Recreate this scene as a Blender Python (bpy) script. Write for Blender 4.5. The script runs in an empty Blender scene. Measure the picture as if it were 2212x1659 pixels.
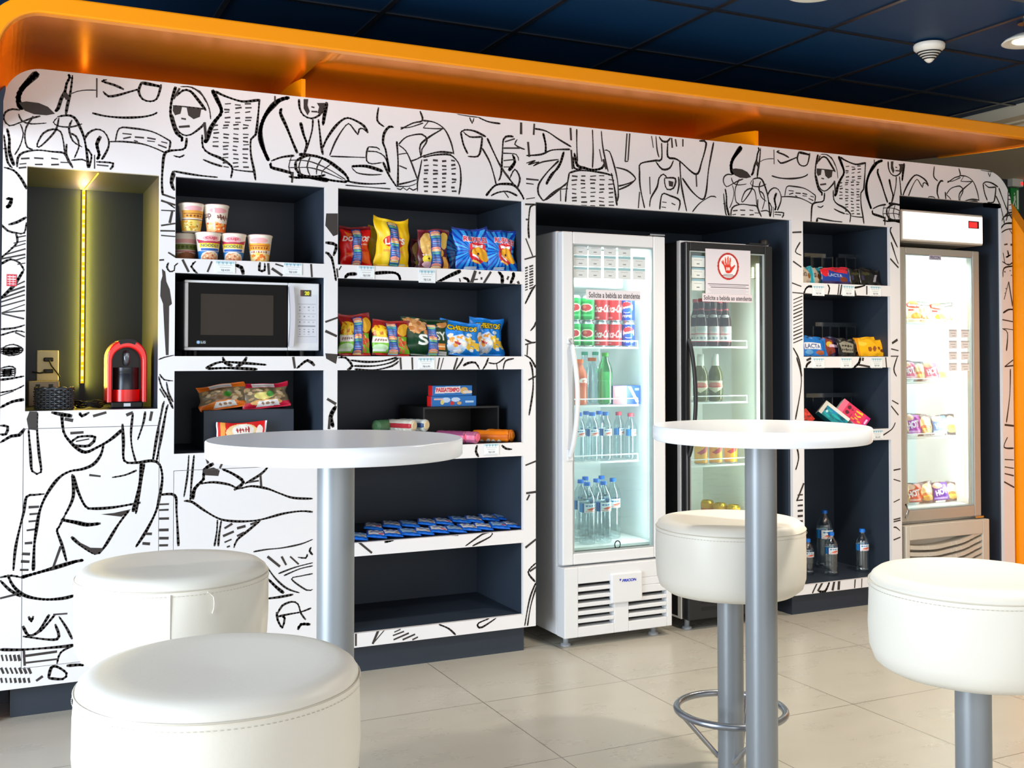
import bpy, math, random
import numpy as np
from mathutils import Vector, Matrix
random.seed(7)
C = bpy.context.scene.collection
scn = bpy.context.scene
PI = math.pi
# ---------------------------------------------------------------- camera
F_PX, YAW, PITCH, CYP, CAMH, CAMY = 2321.63, 0.448785, 0.0214526, 723.68, 1.255, -4.12
cam_d = bpy.data.cameras.new('camera'); cam = bpy.data.objects.new('camera', cam_d); C.objects.link(cam)
cam_d.sensor_fit = 'HORIZONTAL'; cam_d.sensor_width = 36.0
cam_d.lens = 36.0 * F_PX / 2212.0
cam_d.shift_x = 0.0
cam_d.shift_y = -(829.5 - CYP) / 2212.0
cam_d.clip_start = 0.05
FW = Vector((math.sin(YAW)*math.cos(PITCH), math.cos(YAW)*math.cos(PITCH), math.sin(PITCH)))
RT = Vector((math.cos(YAW), -math.sin(YAW), 0)); UP = RT.cross(FW)
cam.matrix_world = Matrix(((RT.x, UP.x, -FW.x, 0), (RT.y, UP.y, -FW.y, CAMY), (RT.z, UP.z, -FW.z, CAMH), (0, 0, 0, 1)))
scn.camera = cam
# ---------------------------------------------------------------- world, lights, exposure
scn.view_settings.view_transform = 'Standard'; scn.view_settings.look = 'None'
scn.view_settings.gamma = 1.0; scn.view_settings.use_curve_mapping = False
scn.view_settings.exposure = 0.6
wd = bpy.data.worlds.new('world'); scn.world = wd; wd.use_nodes = True
wd.node_tree.nodes['Background'].inputs[0].default_value = (0.86, 0.93, 1.0, 1)
wd.node_tree.nodes['Background'].inputs[1].default_value = 0.58

def area(name, loc, direction, sx, sy, power, col, spread=180):
    d = bpy.data.lights.new(name, 'AREA'); d.shape = 'RECTANGLE'; d.size = sx; d.size_y = sy
    d.energy = power; d.color = col; d.spread = math.radians(spread)
    o = bpy.data.objects.new(name, d); C.objects.link(o); o.location = loc
    o.rotation_euler = Vector(direction).to_track_quat('-Z', 'Z').to_euler()
    return o
def spot(name, loc, power, col, angle=120, rad=0.06, direction=(0, 0, -1)):
    d = bpy.data.lights.new(name, 'SPOT'); d.energy = power; d.color = col
    d.spot_size = math.radians(angle); d.spot_blend = 0.7; d.shadow_soft_size = rad
    o = bpy.data.objects.new(name, d); C.objects.link(o); o.location = loc
    o.rotation_euler = Vector(direction).to_track_quat('-Z', 'Y').to_euler()
    return o
area('assumed_daylight_lamp_left', (-3.2, -2.6, 1.5), (1, 0.12, -0.03), 4.2, 2.3, 285, (0.77, 0.88, 1.0))  # area lamp standing in for an assumed, unseen window on the left
area('assumed_daylight_lamp_rear', (1.2, -7.2, 1.6), (0.15, 1, 0.0), 6.0, 2.4, 58, (1.0, 0.93, 0.85))  # assumed window behind the camera, added as a bare area lamp
spot('assumed_ceiling_spot_rear', (2.7, -2.5, 2.55), 95, (1.0, 0.93, 0.82), 130, 0.07)  # assumed ceiling spot out of view, added without a fitting

# ---------------------------------------------------------------- pixel to world
def ray(u, v):
    return FW*F_PX + RT*(u-1106) + UP*(CYP-v)
def W(u, v, y=0.0):
    d = ray(u, v); t = (y-CAMY)/d.y
    return Vector((d.x*t, y, CAMH+d.z*t))
def WZ(u, v, z):
    d = ray(u, v); t = (z-CAMH)/d.z
    return Vector((d.x*t, CAMY+d.y*t, z))
def XU(u, y=0.0): return W(u, 785, y).x
def ZV(u, v, y=0.0): return W(u, v, y).z
# ---------------------------------------------------------------- materials
def lin(c): return c/12.92 if c <= 0.04045 else ((c+0.055)/1.055)**2.4
def hx(h):
    h = h.lstrip('#'); return tuple(lin(int(h[i:i+2], 16)/255) for i in (0, 2, 4))
def hs(h):
    h = h.lstrip('#'); return tuple(int(h[i:i+2], 16)/255 for i in (0, 2, 4))
MATS = {}
def mat(name, col, rough=0.5, metal=0.0, emit=None, estr=1.0, spec=0.5, bump=0.0, bscale=60, var=0.0):
    if name in MATS: return MATS[name]
    m = bpy.data.materials.new(name); m.use_nodes = True; nt = m.node_tree
    b = nt.nodes['Principled BSDF']
    c = hx(col) if isinstance(col, str) else col
    b.inputs['Base Color'].default_value = (*c, 1); b.inputs['Roughness'].default_value = rough
    b.inputs['Metallic'].default_value = metal; b.inputs['Specular IOR Level'].default_value = spec
    if emit:
        b.inputs['Emission Color'].default_value = (*(hx(emit) if isinstance(emit, str) else emit), 1)
        b.inputs['Emission Strength'].default_value = estr
    tc = nt.nodes.new('ShaderNodeTexCoord')
    n = nt.nodes.new('ShaderNodeTexNoise'); n.inputs['Scale'].default_value = bscale; n.inputs['Detail'].default_value = 3
    nt.links.new(tc.outputs['Object'], n.inputs['Vector'])
    if bump > 0:
        bp = nt.nodes.new('ShaderNodeBump'); bp.inputs['Strength'].default_value = bump; bp.inputs['Distance'].default_value = 0.002
        nt.links.new(n.outputs['Fac'], bp.inputs['Height']); nt.links.new(bp.outputs['Normal'], b.inputs['Normal'])
    if var > 0:
        mx = nt.nodes.new('ShaderNodeMix'); mx.data_type = 'RGBA'
        mx.inputs['A'].default_value = (*[x*(1-var) for x in c], 1); mx.inputs['B'].default_value = (*[min(1, x*(1+var)) for x in c], 1)
        nt.links.new(n.outputs['Fac'], mx.inputs['Factor']); nt.links.new(mx.outputs['Result'], b.inputs['Base Color'])
    MATS[name] = m
    return m
def glass(name, tint, gloss=0.09, rough=0.02):
    m = bpy.data.materials.new(name); m.use_nodes = True; nt = m.node_tree; nt.nodes.clear()
    out = nt.nodes.new('ShaderNodeOutputMaterial'); mx = nt.nodes.new('ShaderNodeMixShader')
    tr = nt.nodes.new('ShaderNodeBsdfTransparent'); gl = nt.nodes.new('ShaderNodeBsdfGlossy')
    lw = nt.nodes.new('ShaderNodeLayerWeight'); lw.inputs['Blend'].default_value = 0.35
    ma = nt.nodes.new('ShaderNodeMath'); ma.operation = 'MULTIPLY_ADD'; ma.inputs[1].default_value = 0.5; ma.inputs[2].default_value = gloss
    tr.inputs[0].default_value = (*tint, 1); gl.inputs['Roughness'].default_value = rough
    nt.links.new(lw.outputs['Facing'], ma.inputs[0]); nt.links.new(ma.outputs[0], mx.inputs[0])
    nt.links.new(tr.outputs[0], mx.inputs[1]); nt.links.new(gl.outputs[0], mx.inputs[2]); nt.links.new(mx.outputs[0], out.inputs[0])
    MATS[name] = m
    return m
def print_mat(name, rough):
    m = bpy.data.materials.new(name); m.use_nodes = True; nt = m.node_tree; b = nt.nodes['Principled BSDF']
    a = nt.nodes.new('ShaderNodeAttribute'); a.attribute_name = 'ink'
    nt.links.new(a.outputs['Color'], b.inputs['Base Color']); b.inputs['Roughness'].default_value = rough
    MATS[name] = m
    return m
PRINT = print_mat('printed_film', 0.33); PRINT_MATTE = print_mat('printed_paper', 0.6)
WHITE_PANEL = mat('white_laminate', '#e6e4e4', 0.45, var=0.02, bscale=3)
INK = mat('mural_ink', '#332d2a', 0.5)
CHAR = mat('charcoal_laminate', '#2d3642', 0.5, var=0.06, bscale=8, spec=0.4)
PLINTH = mat('slate_plinth', '#2a323d', 0.5, var=0.05)
ORANGE = mat('orange_lacquer', '#ff9800', 0.28, 0.0, spec=0.5)
SOFF = mat('orange_lacquer_shaded', '#ff9400', 0.27, 0.70)  # same orange paint as the fascia, made metallic to darken the soffit recess
TABLE_W = mat('white_tabletop', '#eef0f2', 0.25)
STEEL = mat('silver_grey_steel', '#8b9094', 0.38, 0.35)
CHROME = mat('chrome', '#c8cacf', 0.16, 1.0)
VINYL = mat('white_vinyl', '#e5e0d3', 0.42, bump=0.10, bscale=130)
SEAM = mat('seam_thread', '#c9c2b2', 0.7)
FR_WHITE = mat('fridge_white', '#dedfe0', 0.35)
FR_IN = mat('fridge_liner', '#eef2f0', 0.5)
FR_BLACK = mat('fridge_black', '#1a1b1d', 0.35)
BLACK = mat('black_plastic', '#141414', 0.45)
RUBBER = mat('black_rubber', '#0c0c0c', 0.7)
WIRE = mat('white_wire', '#f2f2f0', 0.4)
CLEAR = glass('door_glass', (0.84, 0.935, 0.925), 0.045)
ACRYL = glass('clear_acrylic', (0.86, 0.88, 0.88), 0.05, 0.1)
PET = glass('clear_bottle', (0.86, 0.94, 0.96), 0.10, 0.08)
PETG = glass('green_bottle', (0.25, 0.75, 0.35), 0.10, 0.05)
# ---------------------------------------------------------------- mesh building
class MB:
    def __init__(s): s.v = []; s.f = []; s.m = []; s.sm = []; s.c = []; s.has_c = False
    def add(s, vs, fs, mi=0, smooth=False, cols=None):
        o = len(s.v); s.v += [tuple(p) for p in vs]
        for k, f in enumerate(fs):
            s.f.append([i+o for i in f]); s.m.append(mi); s.sm.append(smooth)
            s.c.append(cols[k] if cols is not None else (0.8, 0.8, 0.8))
        if cols is not None: s.has_c = True
        return s
    def box(s, x0, x1, y0, y1, z0, z1, mi=0):
        v = [(x, y, z) for z in (z0, z1) for y in (y0, y1) for x in (x0, x1)]
        return s.add(v, [(0, 2, 3, 1), (4, 5, 7, 6), (0, 1, 5, 4), (2, 6, 7, 3), (0, 4, 6, 2), (1, 3, 7, 5)], mi)
    def lathe(s, prof, n=32, mi=0, cx=0, cy=0, smooth=True, caps=True, a0=0, a1=2*PI):
        full = abs(a1-a0-2*PI) < 1e-6; m = n if full else n+1
        vs = [(cx+r*math.cos(a0+(a1-a0)*k/n), cy+r*math.sin(a0+(a1-a0)*k/n), z) for r, z in prof for k in range(m)]
        fs = []
        for j in range(len(prof)-1):
            for k in range(n):
                k2 = (k+1) % m; fs.append((j*m+k, j*m+k2, (j+1)*m+k2, (j+1)*m+k))
        s.add(vs, fs, mi, smooth)
        if caps and full:
            for j, fl in ((0, True), (len(prof)-1, False)):
                if prof[j][0] > 1e-5:
                    r, z = prof[j]; ring = [(cx+r*math.cos(2*PI*k/n), cy+r*math.sin(2*PI*k/n), z) for k in range(n)]
                    s.add(ring, [tuple(reversed(range(n))) if fl else tuple(range(n))], mi)
        return s
    def tube(s, pts, r, n=8, mi=0, closed=False):
        pts = [Vector(p) for p in pts]; N = len(pts); rings = []
        for i, p in enumerate(pts):
            a = pts[(i-1) % N] if (closed or i > 0) else p; b = pts[(i+1) % N] if (closed or i < N-1) else p
            t = (b-a).normalized(); ref = Vector((0, 0, 1)) if abs(t.z) < 0.92 else Vector((0, 1, 0))
            e1 = t.cross(ref).normalized(); e2 = t.cross(e1)
            rr = r[i] if isinstance(r, (list, tuple)) else r
            rings.append([p+e1*rr*math.cos(2*PI*k/n)+e2*rr*math.sin(2*PI*k/n) for k in range(n)])
        vs = [q for ring in rings for q in ring]; fs = []
        for i in range(N if closed else N-1):
            j = (i+1) % N
            for k in range(n):
                fs.append((i*n+k, i*n+(k+1) % n, j*n+(k+1) % n, j*n+k))
        s.add(vs, fs, mi, True)
        if not closed:
            s.add(rings[0], [tuple(range(n))], mi); s.add(rings[-1], [tuple(reversed(range(n)))], mi)
        return s
    def prism(s, poly, y0, y1, mi=0, axis='y', smooth=False):
        n = len(poly)
        def P(a, b, d):
            return {'y': (a, d, b), 'x': (d, a, b), 'z': (a, b, d)}[axis]
        vs = [P(a, b, y0) for a, b in poly]+[P(a, b, y1) for a, b in poly]
        s.add(vs, [tuple(range(n)), tuple(reversed(range(n, 2*n)))], mi)
        s.add(vs, [(i, i+n, (i+1) % n+n, (i+1) % n) for i in range(n)], mi, smooth)
        return s
    def grid(s, fn, nu, nv, mi=0, smooth=True, cv=None, flip=False, wrap=False):
        m = nu if wrap else nu+1
        vs = [fn(i/nu, j/nv) for j in range(nv+1) for i in range(m)]; fs = []; cols = []
        for j in range(nv):
            for i in range(nu):
                i2 = (i+1) % m
                f = (j*m+i, j*m+i2, (j+1)*m+i2, (j+1)*m+i)
                fs.append(tuple(reversed(f)) if flip else f)
                if cv is not None: cols.append(cv.get(i/nu, j/nv))
        return s.add(vs, fs, mi, smooth, cols if cv is not None else None)
    def build(s, name, mats, parent=None, bevel=0, seg=2, loc=None):
        me = bpy.data.meshes.new(name); me.from_pydata(s.v, [], s.f); 
        if not isinstance(mats, (list, tuple)): mats = [mats]
        for m in mats: me.materials.append(m)
        me.polygons.foreach_set('material_index', s.m); me.polygons.foreach_set('use_smooth', s.sm)
        if s.has_c:
            at = me.color_attributes.new('ink', 'FLOAT_COLOR', 'CORNER'); arr = []
            for f, c in zip(s.f, s.c): arr += [c[0], c[1], c[2], 1.0]*len(f)
            at.data.foreach_set('color', arr)
        me.update()
        o = bpy.data.objects.new(name, me); C.objects.link(o)
        if parent: o.parent = parent
        if loc: o.location = loc
        if bevel:
            b = o.modifiers.new('bevel', 'BEVEL'); b.width = bevel; b.segments = seg; b.limit_method = 'ANGLE'; b.angle_limit = math.radians(35)
            b.harden_normals = False
        return o
def tag(o, label=None, cat=None, group=None, kind=None):
    if label: o['label'] = label
    if cat: o['category'] = cat
    if group: o['group'] = group
    if kind: o['kind'] = kind
    return o
def thing(name, label, cat, loc=(0, 0, 0), rz=0, group=None, rx=0, ry=0):
    o = bpy.data.objects.new(name, None); C.objects.link(o); o.empty_display_size = 0.05
    o.location = loc; o.rotation_euler = (rx, ry, rz)
    return tag(o, label, cat, group)
def kids(o): return [c for c in bpy.data.objects if c.parent == o]
def dup(root, loc, rz=None, label=None, group=None, rot=None, scale=None):
    def cp(o, par):
        c = o.copy(); C.objects.link(c); c.parent = par
        for ch in kids(o): cp(ch, c)
        return c
    r = cp(root, None); r.location = loc
    if rz is not None: r.rotation_euler = (root.rotation_euler.x, root.rotation_euler.y, rz)
    if rot is not None: r.rotation_euler = rot
    if scale is not None: r.scale = scale
    if label: r['label'] = label
    if group: r['group'] = group
    return r
# ---------------------------------------------------------------- print canvases (flat artwork on packaging)
TRI = {}
def tris(s, bold=0.0):
    k = (s, bold)
    if k in TRI: return TRI[k]
    cu = bpy.data.curves.new('lettering', 'FONT'); cu.body = s; cu.offset = bold; cu.resolution_u = 3
    ob = bpy.data.objects.new('lettering', cu); me = ob.to_mesh(); me.calc_loop_triangles()
    V = np.array([v.co[:2] for v in me.vertices]) if len(me.vertices) else np.zeros((0, 2))
    T = np.array([t.vertices[:] for t in me.loop_triangles]) if len(me.loop_triangles) else np.zeros((0, 3), int)
    ob.to_mesh_clear(); bpy.data.objects.remove(ob); bpy.data.curves.remove(cu)
    if len(V): V = V-V.min(0)
    TRI[k] = (V, T)
    return TRI[k]
class Cv:
    def __init__(s, w, h, col):
        s.w = w; s.h = h; s.a = np.zeros((h, w, 3)); s.a[:] = hs(col)
        yy, xx = np.mgrid[0:h, 0:w]; s.X = (xx+0.5)/w; s.Y = (yy+0.5)/h; s._l = None
    def put(s, mask, col, al=1.0):
        m = mask.astype(float)*al; s.a = s.a*(1-m[..., None])+np.array(hs(col))*m[..., None]; return s
    def rect(s, x0, x1, y0, y1, col, al=1.0): return s.put((s.X >= x0) & (s.X < x1) & (s.Y >= y0) & (s.Y < y1), col, al)
    def ell(s, cx, cy, rx, ry, col, al=1.0, rot=0):
        dx = s.X-cx; dy = s.Y-cy; c = math.cos(rot); n = math.sin(rot)
        return s.put(((dx*c+dy*n)/rx)**2+((-dx*n+dy*c)/ry)**2 < 1, col, al)
    def ring(s, cx, cy, rx, ry, t, col):
        d = ((s.X-cx)/rx)**2+((s.Y-cy)/ry)**2
        return s.put((d < 1) & (d > (1-t)**2), col)
    def poly(s, pts, col, al=1.0):
        m = np.zeros((s.h, s.w), bool); n = len(pts)
        for i in range(n):
            x1, y1 = pts[i]; x2, y2 = pts[(i+1) % n]
            if y1 == y2: continue
            c = ((s.Y > min(y1, y2)) & (s.Y <= max(y1, y2)))
            m ^= c & (s.X < (x2-x1)*(s.Y-y1)/(y2-y1)+x1)
        return s.put(m, col, al)
    def speck(s, x0, x1, y0, y1, cols, n, r=0.03, seed=1):
        R = random.Random(seed)
        for _ in range(n):
            s.ell(R.uniform(x0, x1), R.uniform(y0, y1), R.uniform(.5, 1)*r, R.uniform(.5, 1)*r*s.w/s.h, R.choice(cols), 1, R.uniform(0, 3))
        return s
    def text(s, t, x0, x1, y0, y1, col, rot=0, shear=0.0, bold=0.02):
        V, T = tris(t, bold)
        if len(T) == 0: return s
        V = V/np.maximum(V.max(0), 1e-6); V = V*[x1-x0, y1-y0]; V = V+np.stack([V[:, 1]*shear*s.h/s.w, 0*V[:, 1]], 1)+[x0, y0]
        c = np.array([(x0+x1)/2, (y0+y1)/2]); asp = s.h/s.w
        D = V-c; D = np.stack([D[:, 0]*math.cos(rot)-D[:, 1]*asp*math.sin(rot), D[:, 0]*math.sin(rot)/asp+D[:, 1]*math.cos(rot)], 1); V = D+c
        K = 3; cov = np.zeros((s.h*K, s.w*K)); P = V*[s.w*K, s.h*K]
        for a, b, d in T:
            A, B, Dd = P[a], P[b], P[d]
            lo = np.floor(np.minimum(np.minimum(A, B), Dd)).astype(int); hi = np.ceil(np.maximum(np.maximum(A, B), Dd)).astype(int)
            x_0, y_0 = max(lo[0], 0), max(lo[1], 0); x_1, y_1 = min(hi[0]+1, s.w*K), min(hi[1]+1, s.h*K)
            if x_1 <= x_0 or y_1 <= y_0: continue
            yy, xx = np.mgrid[y_0:y_1, x_0:x_1]; px = xx+0.5; py = yy+0.5
            def E(p, q): return (q[0]-p[0])*(py-p[1])-(q[1]-p[1])*(px-p[0])
            e1, e2, e3 = E(A, B), E(B, Dd), E(Dd, A)
            ins = ((e1 >= 0) & (e2 >= 0) & (e3 >= 0)) | ((e1 <= 0) & (e2 <= 0) & (e3 <= 0))
            sub = cov[y_0:y_1, x_0:x_1]; sub[ins] = 1
        m = cov.reshape(s.h, K, s.w, K).mean((1, 3))
        s.a = s.a*(1-m[..., None])+np.array(hs(col))*m[..., None]
        return s
    def lines(s, x0, x1, y0, y1, n, col, seed=0, fill=0.45):
        R = random.Random(seed); h = (y1-y0)/n
        for i in range(n):
            a = R.uniform(0, .12)*(x1-x0); b = R.uniform(0, .2)*(x1-x0)
            s.rect(x0+a, x1-b, y0+i*h, y0+i*h+h*fill, col)
        return s
    def marks(s, n, x0, x1, y0, y1, col, rot=0, shear=0.0, bold=0.0):
        R = random.Random(n*7+int(x0*100)); w = (x1-x0)/n
        for k in range(n):
            a = x0+w*k; s.ell(a+w*.45, (y0+y1)/2+(k-n/2)*rot*w, w*R.uniform(.22, .42), (y1-y0)*R.uniform(.28, .5), col, .85, R.uniform(-.4, .4))
            if R.random() < .5: s.rect(a, a+w*.9, y0+(y1-y0)*.42, y0+(y1-y0)*.58, col, .7)
        return s
    def get(s, u, v):
        if s._l is None:
            q = np.round(s.a*48)/48; s._q = q; s._l = np.where(q <= 0.04045, q/12.92, ((q+0.055)/1.055)**2.4)
        return tuple(s._l[min(s.h-1, int(v*s.h+1e-6)), min(s.w-1, int(u*s.w+1e-6))])
def label_mesh(mb, cv, P, ux, uy, mi=0):
    """flat print: canvas cv laid from corner P along vectors ux (width) and uy (height), equal colours merged in runs"""
    cv.get(0, 0); P = Vector(P); ux = Vector(ux); uy = Vector(uy); vs = []; fs = []; cols = []
    for j in range(cv.h):
        i = 0
        while i < cv.w:
            k = i
            while k < cv.w and np.array_equal(cv._q[j, k], cv._q[j, i]): k += 1
            o = len(vs)
            for a, b in ((i, j), (k, j), (k, j+1), (i, j+1)): vs.append(P+ux*(a/cv.w)+uy*(b/cv.h))
            fs.append((o, o+1, o+2, o+3)); cols.append(tuple(cv._l[j, i])); i = k
    mb.add(vs, fs, mi, False, cols)
    return mb
# ---------------------------------------------------------------- mural line drawing (pattern on the printed panels)
# each group: (offset u, offset v, zoom), then strokes "width x y x y ..."; '#' = filled shape
PAT = [((0, 0, 2.9892), """
24 245 468 190 520 140 575 118 630 128 680 150 700
# 120 662 170 655 250 665 310 690 355 735 300 745 220 738 160 715
12 440 480 450 500 430 540 420 590 395 640 375 700 355 720
10 468 485 460 560 450 620 435 680 425 740
24 415 600 440 640
7 130 712 80 705 35 725 25 770 60 812 120 795 200 765 260 750
6 120 735 140 780 200 800 300 795
7 215 750 170 820 160 890 175 950 210 965
6 130 800 150 860 130 940 95 1000
6 370 760 345 790 380 815 460 820 530 800
10 370 755 430 745 480 760 520 830 545 900 560 990 570 1085
7 380 760 360 840 290 920 250 950 240 930 280 860 340 835 390 850 410 920 420 990 460 1070
7 465 775 445 830 470 910 530 950
7 450 860 490 880 510 940 480 1020
8 430 930 430 1000 470 1080
12 45 830 60 900 60 980 90 1070
8 25 870 35 960 50 1050 80 1085
6 20 960 45 960
8 110 1080 115 1020 150 985 240 970 340 980 415 990 440 1040 470 1085
6 135 1025 190 1022
6 220 1020 280 1024
6 330 1022 375 1028
6 390 1048 440 1050
6 125 1060 170 1056
6 225 1062 275 1062
6 330 1064 380 1062
6 120 1085 170 1080
6 625 505 625 630
5 450 610 500 590 560 582 625 583
9 690 515 660 525 740 550 800 578
9 665 590 700 622 760 615 830 595 900 575
9 915 530 895 590 920 640 970 655 1010 640 1030 590 1040 545
13 915 535 970 545 1040 560
9 595 730 680 750 800 760 920 755 990 740 1015 725
7 745 910 770 830 850 828 980 850 1080 900 1100 920 1090 970
7 700 915 800 915 920 930 1020 965 1070 990
6 790 862 850 868
6 795 895 845 885
6 870 885 930 890
6 950 890 1005 900
6 865 908 890 915
6 950 910 1000 915
6 1040 915 1080 925
6 1020 935 1075 955
8 545 900 570 860 620 835 670 850 700 900 700 950 670 1010 655 1030
14 650 880 625 930 640 1000 625 1030
9 550 950 590 1000 575 1085
9 620 1045 730 1055 710 1095
6 610 1000 610 1090
6 625 1065 700 1072
6 460 1035 530 1030 560 1045
12 1135 560 1110 640 1100 720 1110 780 1140 860 1175 890 1170 915
8 1160 570 1120 640
11 1140 620 1180 585 1230 590 1290 660 1330 715
6 1165 560 1240 565 1310 620 1350 700 1360 770
5 1240 572 1290 590 1330 660
16 1370 580 1400 640 1430 720 1390 780 1360 830 1335 900 1320 920
9 1320 790 1330 900
# 1118 680 1175 690 1165 735 1130 745 1115 715
# 1205 695 1300 700 1290 755 1250 770 1215 745
6 1115 682 1200 690 1320 705
8 1170 765 1200 770
9 1155 820 1225 815
8 1110 740 1140 830 1180 870 1230 870 1300 820 1325 790
10 1205 890 1200 940 1180 965 1090 975 1060 1000 1050 1080 1045 1180 1050 1260
10 1305 870 1310 950 1350 990 1420 1020 1480 1060 1500 1090 1490 1150
8 1120 1005 1160 1015 1190 1000
8 1310 1030 1370 1055 1435 1075
8 1120 1105 1200 1120 1300 1135 1405 1145
12 1120 1105 1105 1180 1125 1230
10 1390 590 1450 620 1560 655 1640 650 1680 645
9 1675 640 1665 760 1650 870 1620 900 1620 1000 1640 1100 1650 1165
7 1505 1095 1580 1105 1650 1110
18 1870 630 1800 650 1730 720 1690 800 1680 880 1700 960 1735 1040
12 1820 700 1810 730 1850 820 1890 920 1920 990
6 1775 620 1775 670
9 1930 640 1935 700 1960 745 2010 765 2060 745 2090 700 2110 660
# 1960 640 1990 640 1985 680 2000 720 1985 745 1960 700
# 2045 665 2100 665 2090 700 2070 740 2050 730 2060 690
8 2010 690 2030 695
8 2010 720 2050 722
14 2110 660 2095 740 2085 810
12 1940 790 1960 870 1980 930 1965 990
8 2020 770 2015 840 1990 930 1965 990
9 2055 770 2065 860 2075 950 2085 1000
9 1750 1040 1820 1015 1900 1005
12 1750 1050 1750 1080 1820 1100 1890 1120
10 1910 1040 1980 1005 2060 1010
10 1910 1040 1910 1090 1950 1130 2040 1140 2100 1130
8 1890 1110 1885 1180
16 1920 1130 2000 1145 2120 1165
"""), ((640, 160, 3.6867), """
16 20 640 130 650 230 680 320 740 390 800 415 850 370 855
6 -60 745 0 745 100 745 200 770 300 810 370 840
6 -60 690 0 685 120 700 260 760 390 840
6 -40 660 -60 740 -40 810
6 40 670 20 740 40 810
6 110 660 85 740 110 810
6 200 680 165 740 160 800
6 270 720 210 770 200 800
14 -60 815 0 825 150 825 300 850 400 860
12 210 590 240 520 300 430 360 370 410 350 480 375 540 415 570 470
8 265 650 310 540 370 440 415 395 450 430 490 480 500 440 530 435 570 470
7 270 655 400 660 550 665
8 575 580 560 620 560 690 600 715 680 705
7 575 580 640 585 665 605
8 560 615 640 620 700 655 730 720 745 785
15 440 735 560 735 690 775
7 440 740 480 785 580 802 680 800
9 655 265 645 370 700 420
9 985 295 1005 370 930 390 830 440
8 1005 370 1100 385 1180 440 1230 540 1255 640
7 830 425 900 425 1010 390
7 1010 430 1100 435 1180 435
6 1010 430 1050 380
12 775 425 740 420 700 470 690 550 710 600 740 780
11 690 700 740 810 800 900
10 800 535 810 700 808 900
8 815 560 880 500 1000 480 1040 530 1000 600 990 660 910 695
8 815 565 870 610 910 690 940 770 965 840
9 1160 440 1060 500 990 560 985 620 995 660
7 815 640 880 630
7 820 730 880 755
8 810 880 900 860 960 840
6 810 895 900 893 960 870
9 970 670 1050 640 1150 620 1250 630
9 1010 665 1100 645 1200 640 1250 660 1300 730 1310 850 1295 960
8 1000 680 985 760 965 860 965 935
9 410 855 500 870 600 875 715 870
6 390 885 560 900 750 915
6 800 910 830 920 850 905 880 925 900 908 930 925 960 910
12 1310 465 1330 560 1365 635
10 1305 470 1340 445 1420 455 1510 500
9 1330 460 1380 500 1480 500
10 1480 500 1470 590 1445 655 1365 655
9 1480 590 1540 700 1580 830 1590 880
10 1520 510 1570 620 1630 740 1700 840 1750 900
8 1380 345 1400 390 1415 350
9 1450 345 1530 380 1625 395
5 1280 320 1370 335 1450 345
10 1610 850 1630 800 1640 650 1650 520 1690 495 1730 500
7 1660 540 1740 515
7 1650 590 1780 590
7 1640 630 1750 640 1770 690
7 1650 690 1740 680
7 1650 740 1720 740
16 1720 640 1740 700 1690 770
7 1760 520 1740 560 1790 590 1820 600
8 1640 760 1690 820
12 1510 970 1580 890 1660 875 1740 890 1800 970 1810 1000
10 1550 970 1600 945 1680 935 1760 970
9 1700 830 1740 760 1780 830 1760 910
8 1650 930 1690 985
14 1790 385 1790 480
9 1895 395 1890 485
9 1895 435 1990 455 2090 520 2190 580
14 1965 470 1985 560 1985 630
14 1845 540 1855 660
9 1830 650 1950 640 2040 605 2180 600
7 1830 710 1900 690 1850 720 1930 700 1890 730 1960 700 2090 680
12 2130 620 2090 740 2030 800 1990 880
9 2090 690 2000 780 1930 880 1930 960 1970 1010
8 1830 835 1930 845
7 1830 870 1890 878
7 1830 995 1900 985
8 1970 1010 2050 940 2150 880
"""), ((1140, 230, 3.6867), """
10 340 170 345 270
8 390 180 390 300 395 440
8 515 185 520 350 515 490
8 585 195 600 340 640 520
8 570 340 590 440
14 370 370 395 470 450 490 520 505 590 490 620 440
10 360 400 370 490 430 500
10 600 420 625 500
9 345 345 355 500
8 290 360 250 460 200 540 150 620
9 110 745 150 740 250 660 320 600
6 260 660 320 655
6 260 665 262 755
9 330 530 400 510 500 515 600 530 660 545
9 330 530 310 650 300 760
10 665 530 690 650 710 790
8 610 350 650 360 690 480 715 600 720 720 705 760
8 700 485 790 510 850 560 850 590 780 620 720 635
8 720 665 800 630 850 590
7 790 215 775 440
7 812 215 798 430
6 775 440 800 435
7 985 235 1000 330
7 1020 235 1030 350 1045 405
9 1045 240 1070 275 1110 280 1135 250
8 1145 250 1150 330
7 1175 260 1185 320
8 1235 260 1235 320
9 1065 290 1065 420 1020 430 900 455 890 520 895 640 930 810
10 1115 285 1115 400 1170 415 1215 440 1340 540 1385 440 1420 290 1365 275
9 1020 440 1070 500 1130 490 1160 430
9 1480 285 1440 500 1420 680 1390 740 1310 680 1230 570
7 1340 540 1345 640
9 1210 440 1220 600 1240 720 1265 835
7 970 560 975 700
9 970 800 980 730 1030 640 1045 570 1080 540 1110 570
9 1090 570 1175 575 1160 650 1110 660 1090 610 1090 570
# 1120 590 1160 600 1155 640 1125 635
9 1200 560 1205 620 1190 700
9 1050 820 1070 700 1130 710 1210 750 1200 830
6 1145 770 1175 785
6 1070 760 1105 765
6 1065 800 1100 805
7 880 810 890 680
6 1310 840 1370 770 1460 715 1500 725
""")]
def dash_grid(x0, x1, y0, y1, nc, dy, ln, w, seed, skew=0.0):
    R = random.Random(seed); out = []; y = y0
    while y < y1:
        for c in range(nc):
            x = x0+(x1-x0-ln)*c/max(1, nc-1)+skew*(y-y0); a = R.uniform(-5, 8); b = R.uniform(-3, 3)
            out.append("%g %g %g %g %g" % (w, x+b, y+a, x+b+ln*R.uniform(.7, 1), y+a+R.uniform(-6, 6)))
        y += dy
    return "\n".join(out)
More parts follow.
